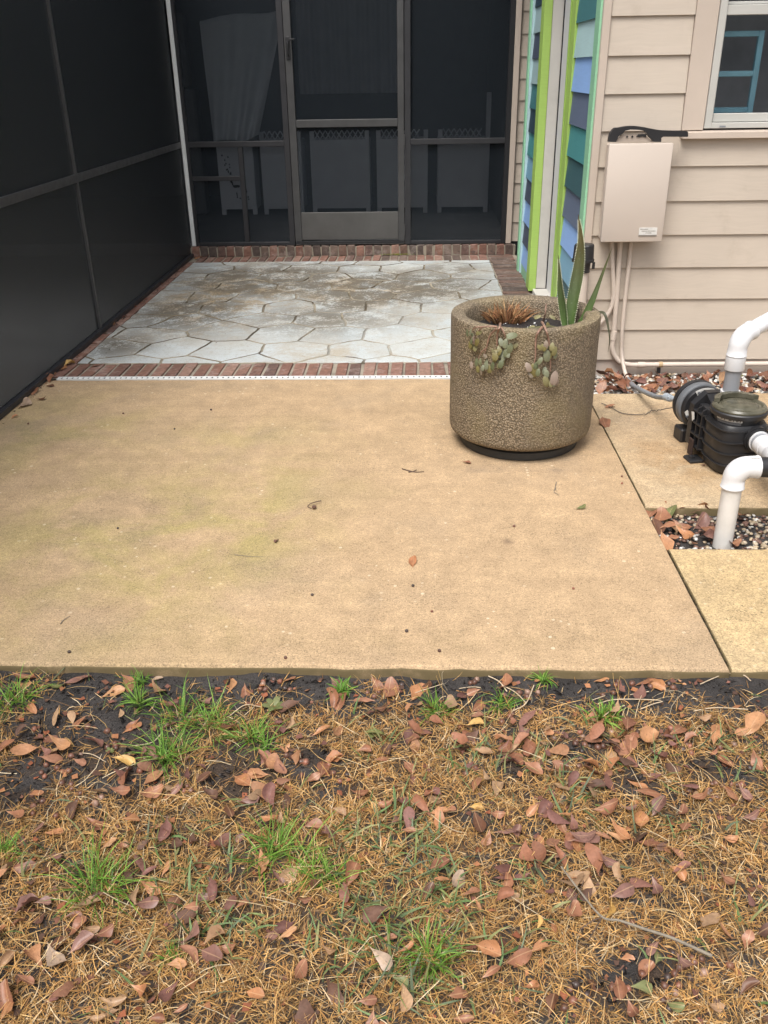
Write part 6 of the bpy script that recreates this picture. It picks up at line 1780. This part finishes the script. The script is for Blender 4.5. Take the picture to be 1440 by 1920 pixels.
BITS = ((221, 990, 2, 'dark acorn on the stained part of the concrete'), (327, 804, 2, 'dark acorn on the far concrete below the bricks'), (396, 768, 2, 'dark acorn just below the drain strip'), (774, 1098, 2, 'dark round acorn below the small orange leaf on the concrete'), (231, 775, 0, 'brown acorn below the left end of the drain'), (53, 794, 0, 'brown acorn beside the foot of the screen wall'),
        (810, 1146, 1, 'reddish acorn fragment near the middle of the slab edge'), (762, 1183, 2, 'tiny dark acorn above the slab edge'), (824, 1220, 0, 'small brown acorn close to the slab edge'), (1075, 1103, 1, 'reddish acorn on the clean concrete right of middle'), (964, 986, 0, 'small acorn between the planter and the green leaf'), (1166, 893, 0, 'brown acorn beside the pad joint'), (130, 1222, 2, 'black acorn near the left end of the slab edge'), (585, 1115, 2, 'tiny dark acorn in the middle of the concrete'), (535, 1233, 0, 'small acorn on the slab edge'), (1166, 906, 1, 'acorn crumb in the pad joint'))
for u, v, k, lab in BITS:
    p = gz(u, v, 0.0035)
    tag(inst('acorn', ac[k], None, Matrix.Translation(p) @ Matrix.Rotation(rnd.uniform(0, 6), 4, 'Z') @ Matrix.Rotation(1.4, 4, 'X') @ Matrix.Scale(rnd.uniform(0.7, 1.0), 4)), lab, 'acorn', 'acorns on the concrete')
GP = 'fallen leaves on the patio'
def patio_leaf(u, v, ln, ang, colr, label, z=0.004, grp=GP, tilt=0.12):
    ca, sa = math.cos(R(ang)) * ln / 2, -math.sin(R(ang)) * ln / 2
    a, b = gz(u - ca, v - sa, z), gz(u + ca, v + sa, z)
    return drop_leaf((a + b) / 2, b - a, min(0.09, max(0.02, (b - a).length)), colr, label, grp, tilt)
patio_leaf(1089, 953, 19, 10, 'green', 'single green leaf lying on the concrete in front of the planter')
patio_leaf(775, 1054, 17, 80, 'orange', 'small orange leaf alone on the middle of the concrete')
patio_leaf(875, 867, 18, -5, 'rust', 'brown leaf curled under the planter saucer edge')
patio_leaf(518, 1015, 10, 40, 'purple', 'tiny pinkish leaf scrap on the concrete')
patio_leaf(130, 684, 22, 15, 'yellow', 'yellow-green leaf on the bricks at the drain end')
patio_leaf(119, 691, 16, 60, 'orange', 'orange leaf beside the yellow leaf at the drain end')
patio_leaf(98, 712, 22, 40, 'rust', 'rust leaf at the foot of the screen wall by the drain end')
patio_leaf(94, 724, 16, 0, 'brown', 'dark leaf scrap below the drain end')
patio_leaf(62, 735, 22, 70, 'rust', 'curled rust leaf against the screen wall foot')
patio_leaf(78, 748, 20, 5, 'brown', 'thin dark leaf lying on algae by the screen wall')
patio_leaf(28, 782, 14, 20, 'orange', 'small orange leaf near the foot of the screen wall')
patio_leaf(45, 759, 20, 35, 'pale', 'pale leaf strip along the screen wall foot')
patio_leaf(176, 687, 20, 0, 'tan', 'tan leaf on the front brick row')
patio_leaf(208, 608, 14, 45, 'orange', 'orange leaf against the screen wall halfway back')
patio_leaf(300, 520, 12, 40, 'rust', 'rust leaf on the brick edge along the screen wall')
patio_leaf(337, 500, 12, 40, 'brown', 'dark leaf on the flagstone edge near the far corner')
patio_leaf(372, 484, 16, 10, 'orange', 'orange leaf in the far corner below the brick step')
patio_leaf(388, 480, 14, -10, 'rust', 'rust leaf against the brick step near the corner post')
patio_leaf(430, 457, 10, 0, 'rust', 'leaf tip on top of the brick step', 0.088)
patio_leaf(362, 462, 12, 60, 'brown', 'dark leaf at the corner of the brick step', 0.05)
patio_leaf(1133, 793, 16, -55, 'rust', 'reddish dry leaf at the joint right of the planter')
patio_leaf(1144, 762, 20, 10, 'rust', 'small dry leaf caught on the wire beside the planter')
patio_leaf(1296, 828, 14, 30, 'orange', 'orange leaf scrap under the pump foot', 0.004)
patio_leaf(1318, 872, 9, 0, 'brown', 'brown crumb leaf in front of the pump', 0.002)
patio_leaf(1415, 852, 16, -40, 'rust', 'rust leaf on the pad under the suction pipe', 0.004)

# joint debris
jd_v, jd_f, jd_c = [], [], []
def crumbs(pts_, n, s0, s1, pal, jit):
    for _ in range(n):
        k = rnd.random() * (len(pts_) - 1); i = int(k); p = pts_[i].lerp(pts_[i + 1], k - i)
        x, y, z = p.x + rnd.gauss(0, jit), p.y + rnd.gauss(0, jit), p.z
        s = rnd.uniform(s0, s1); c = rnd.choice(pal); b = len(jd_v)
        ax_ = [Vector((rnd.gauss(0, 1), rnd.gauss(0, 1), rnd.gauss(0, 0.6))).normalized() * s for _ in range(4)]
        for q in ax_: jd_v.append((x + q.x, y + q.y, z + abs(q.z))); jd_c.append(c)
        jd_f.append((b, b + 1, b + 2, b + 3))
dark = [(0.035, 0.028, 0.022), (0.06, 0.045, 0.03), (0.09, 0.06, 0.04), (0.05, 0.055, 0.025)]
crumbs([Vector((0.8255, 1.93, -0.008)), Vector((0.8255, 2.57, -0.008))], 300, 0.0015, 0.005, dark, 0.003)
crumbs([Vector((0.8252, 2.89, -0.004)), Vector((0.8252, 4.1, -0.004))], 260, 0.001, 0.0035, dark, 0.003)
crumbs([Vector((-1.905, 3.2, 0.001)), Vector((-1.905, 4.35, 0.001))], 160, 0.0015, 0.007, dark + [(0.30, 0.13, 0.07), (0.5, 0.46, 0.38)], 0.012)
crumbs([Vector((-1.90, 4.65, 0.004)), Vector((-1.895, 7.5, 0.004))], 260, 0.002, 0.012, dark + [(0.28, 0.10, 0.06), (0.2, 0.08, 0.05)], 0.014)
crumbs([Vector((-1.8, 7.705, 0.004)), Vector((0.6, 7.705, 0.004))], 160, 0.002, 0.008, dark, 0.010)
crumbs([Vector((0.88, 3.0, 0.0)), Vector((1.7, 4.0, 0.0))], 45, 0.0015, 0.005, dark, 0.12)
crumbs([Vector((-1.2, 2.1, 0.001)), Vector((0.6, 4.2, 0.001))], 90, 0.0008, 0.003, dark, 0.5)
crumbs([Vector((-1.5, 5.0, 0.004)), Vector((0.3, 7.2, 0.004))], 60, 0.002, 0.006, dark, 0.4)
tag(put('joint_debris', arr_mesh('joint_debris', jd_v, jd_f, jd_c, M_frag, False)), 'dark crumbs and dirt collected in the slab joints', 'debris', kind='stuff')
# moss on the step
mv, mf, mc = [], [], []
for i in range(500):
    p = gy(rnd.gauss(745, 14), 479, 7.715); x = p.x + rnd.gauss(0, 0.02); y = 7.714 - abs(rnd.gauss(0, 0.006)); z = 0.004 + abs(rnd.gauss(0, 0.006)); b = len(mv); s = 0.004
    for q in range(3): mv.append((x + rnd.uniform(-s, s), y + rnd.uniform(-s, s), z + rnd.uniform(0, s * 1.6))); mc.append((0.20, 0.24, 0.03))
    mf.append((b, b + 1, b + 2))
tag(put('moss', arr_mesh('moss', mv, mf, mc, M_frag, False)), 'yellow-green moss growing at the foot of the brick step', 'moss', kind='stuff')

# ------------------------------------------------------------------ fallen branch, runners
def lp(u, v, h): 
    p = lawn_pt(u, v); p.z += h; return p
br_ = empty('fallen_branch', lawn_pt(1190, 1750), 'grey forked fallen branch lying in the lower right lawn', 'branch')
pp = smooth_path([lp(1050, 1645, 0.035), lp(1085, 1690, 0.035), lp(1126, 1735, 0.032), lp(1160, 1742, 0.032), lp(1205, 1758, 0.03), lp(1260, 1778, 0.03), lp(1332, 1806, 0.024)], 6)
B().tube(pp, [0.0016 + 0.0016 * k / len(pp) for k in range(len(pp))], 8).obj('stem', M_twig2, br_)
for q in ([(1126, 1735), (1108, 1742), (1086, 1757)], [(1126, 1737), (1116, 1752), (1102, 1776)], [(1085, 1690), (1072, 1700), (1066, 1718)], [(1085, 1690), (1092, 1668)], [(1260, 1778), (1272, 1800), (1262, 1850)]):
    B().tube(smooth_path([lp(u, v, 0.03) for u, v in q], 5), 0.0011, 6).obj('side_shoot', M_twig, br_)
rv_, rf_, rc_ = [], [], []
rb_ = B()
for path in ([(1120, 1327), (1150, 1325), (1200, 1323), (1238, 1324)], [(1200, 1336), (1222, 1332), (1240, 1328)], [(1310, 1300), (1335, 1285), (1360, 1278), (1390, 1280), (1405, 1290)], [(1110, 1320), (1133, 1318)], [(1130, 1355), (1150, 1340), (1170, 1332)], [(1180, 1312), (1215, 1308)], [(430, 1345), (460, 1330), (490, 1335)], [(760, 1310), (790, 1300), (830, 1290)], [(960, 1345), (985, 1332), (1000, 1300)], [(940, 1300), (965, 1310), (985, 1330)], [(250, 1405), (285, 1392), (305, 1378)], [(370, 1375), (390, 1350), (392, 1345)], [(150, 1415), (175, 1420), (200, 1435)], [(860, 1300), (885, 1298), (900, 1304)], [(915, 1285), (935, 1295), (950, 1308)], [(1300, 1340), (1340, 1336), (1400, 1342)]):
    rb_.tube(smooth_path([lp(u, v, rnd.uniform(0.004, 0.014)) for u, v in path], 5), rnd.uniform(0.0010, 0.0017), 5)
o = rb_.obj('dead_grass_runners', M_pale); tag(o, 'pale dead grass runners across the bare soil by the slab', 'grass', kind='stuff')

# weeds
for u, v, s, lab in ((515, 1330, 0.030, 'small round-leaved green weed right of the largest tuft'), (700, 1380, 0.018, 'tiny green seedling beside the long green leaf'), (208, 1412, 0.012, 'tiny two-leaved seedling in the bare soil')):
    c = lawn_pt(u, v); t = empty('weed', c, lab, 'weed')
    for k in range(6):
        me = succ_me[k % 4].copy(); me.materials.append(LM['green'])
        a = k * 1.05 + 0.3
        x = Vector((math.cos(a), math.sin(a), 0.45)).normalized(); z = Vector((-x.x * 0.4, -x.y * 0.4, 1)); z = (z - x * z.dot(x)).normalized()
        m = Matrix((x, z.cross(x), z)).transposed().to_4x4() @ Matrix.Scale(s * rnd.uniform(0.8, 1.2), 4); m.translation = (0, 0, 0.006)
        inst('leaf', me, t, m)

# ------------------------------------------------------------------ gravel beds
ico = bmesh.new(); bmesh.ops.create_icosphere(ico, subdivisions=1, radius=1.0)
ico.verts.ensure_lookup_table()
IV = np.array([v.co[:] for v in ico.verts]); IF = np.array([[v.index for v in f.verts] for f in ico.faces]); ico.free()
M_peb = attr_mat('pebble', 0.55, 0.4, 0.0, bump=0.2, bs=250)
def pebbles(name, label, n, x0, x1, y0, y1, z, s0, s1, pal, wts):
    VV, FF, CC = [], [], []
    pal = np.array(pal)
    for i in range(n):
        s = rnd.uniform(s0, s1) * (1.35 if rnd.random() < 0.12 else 1)
        sc_ = np.array([s * rnd.uniform(0.8, 1.35), s * rnd.uniform(0.7, 1.05), s * rnd.uniform(0.45, 0.75)])
        a = rnd.uniform(0, 6.28); ca, sa = math.cos(a), math.sin(a)
        v = IV * (1 + nprng.normal(0, 0.07, (len(IV), 1))) * sc_
        v = np.stack([v[:, 0] * ca - v[:, 1] * sa, v[:, 0] * sa + v[:, 1] * ca, v[:, 2] + v[:, 0] * rnd.uniform(-0.3, 0.3)], 1)
        x, y = rnd.uniform(x0, x1), rnd.uniform(y0, y1)
        x = min(max(x, x0 + s), x1 - s); y = min(max(y, y0 + s), y1 - s)
        v += np.array([x, y, z + rnd.uniform(0.0, 0.010)])
        FF.append(IF + len(VV) * len(IV)); VV.append(v)
        c = pal[rnd.choices(range(len(pal)), wts)[0]] * rnd.uniform(0.75, 1.1)
        CC.append(np.tile(c, (len(IV), 1)))
    me = arr_mesh(name, np.concatenate(VV), np.concatenate(FF), np.concatenate(CC), M_peb)
    return tag(put(name, me), label, 'gravel', kind='stuff')
PAL = [(0.62, 0.60, 0.56), (0.42, 0.33, 0.22), (0.17, 0.095, 0.07), (0.26, 0.25, 0.24), (0.50, 0.42, 0.31)]
pebbles('gravel', 'mixed white and brown pebbles between the pad and the walkway', 1500, 0.836, 2.3, 2.585, 2.880, -0.040, 0.0045, 0.0105, PAL, (1.8, 2.6, 6.5, 1.4, 2.0))
pebbles('gravel', 'white river pebbles along the house foundation', 1900, 0.836, 3.0, 4.142, 4.478, -0.026, 0.008, 0.0165, PAL, (6.5, 2, 1.0, 1.4, 2))
GG = 'fallen leaves in the gravel between pad and walkway'
def bed_leaf(u, v, ln, ang, colr, label, z, grp, tilt=0.4):
    return patio_leaf(u, v, ln, ang, colr, label, z, grp, tilt)
for u, v, ln, ang, colr in ((1222, 962, 30, 50, 'rust'), (1238, 972, 30, 70, 'rust'), (1258, 963, 26, 40, 'green'), (1285, 990, 38, -25, 'rust'), (1312, 951, 34, -5, 'orange'), (1252, 985, 26, 15, 'rust'), (1268, 992, 22, 80, 'tan'), (1300, 962, 30, 0, 'brown'), (1320, 993, 36, 10, 'rust'), (1285, 1003, 34, -30, 'orange'), (1262, 1008, 22, 0, 'rust'), (1325, 1008, 32, -30, 'purple'), (1245, 1020, 34, -65, 'orange'), (1275, 958, 26, -10, 'rust'), (1240, 950, 26, 0, 'rust'), (1330, 958, 22, 30, 'rust'), (1390, 966, 20, 40, 'rust'), (1375, 1020, 26, 20, 'rust'), (1310, 978, 24, 60, 'purple'), (1228, 988, 24, -60, 'brown'), (1338, 1000, 20, 40, 'rust'), (1295, 1015, 26, 0, 'brown'), (1425, 1000, 20, 0, 'tan')):
    spot = 'tucked against the patio slab' if u < 1250 else ('under the edge of the equipment pad' if v < 967 else ('by the walkway edge' if v > 1004 else ('right at the white ground pipe' if u > 1305 else 'in the middle of the gravel')))
    bed_leaf(u, v, ln, ang, colr, f'{"larger" if ln > 28 else "smaller"} {CNAME[colr]} leaf in the lower gravel bed {spot}', -0.026 + rnd.uniform(0, 0.012), GG)
GH = 'fallen leaves in the pebbles along the house'
for i in range(34):
    u = rnd.choice((rnd.uniform(1128, 1180), rnd.uniform(1190, 1290), rnd.uniform(1200, 1345), rnd.uniform(1350, 1440)))
    v = rnd.uniform(706, 735) if u < 1345 else rnd.uniform(700, 732)
    colr = rnd.choices(('rust', 'orange', 'brown', 'green', 'purple', 'tan'), (6, 3, 3, 0.7, 2, 1))[0]
    bed_leaf(u, v, rnd.uniform(14, 26), rnd.uniform(-60, 60), colr, f'{CNAME[colr]} leaf on the house pebbles {"behind the planter" if u < 1172 else ("by the conduit bend" if u < 1225 else ("behind the flexible conduit" if u < 1290 else ("behind the pump motor" if u < 1350 else "beyond the white riser pipe")))}{" close to the wall" if v < 715 else (" by the pad edge" if v > 725 else "")}', -0.008 + rnd.uniform(0, 0.015), GH)
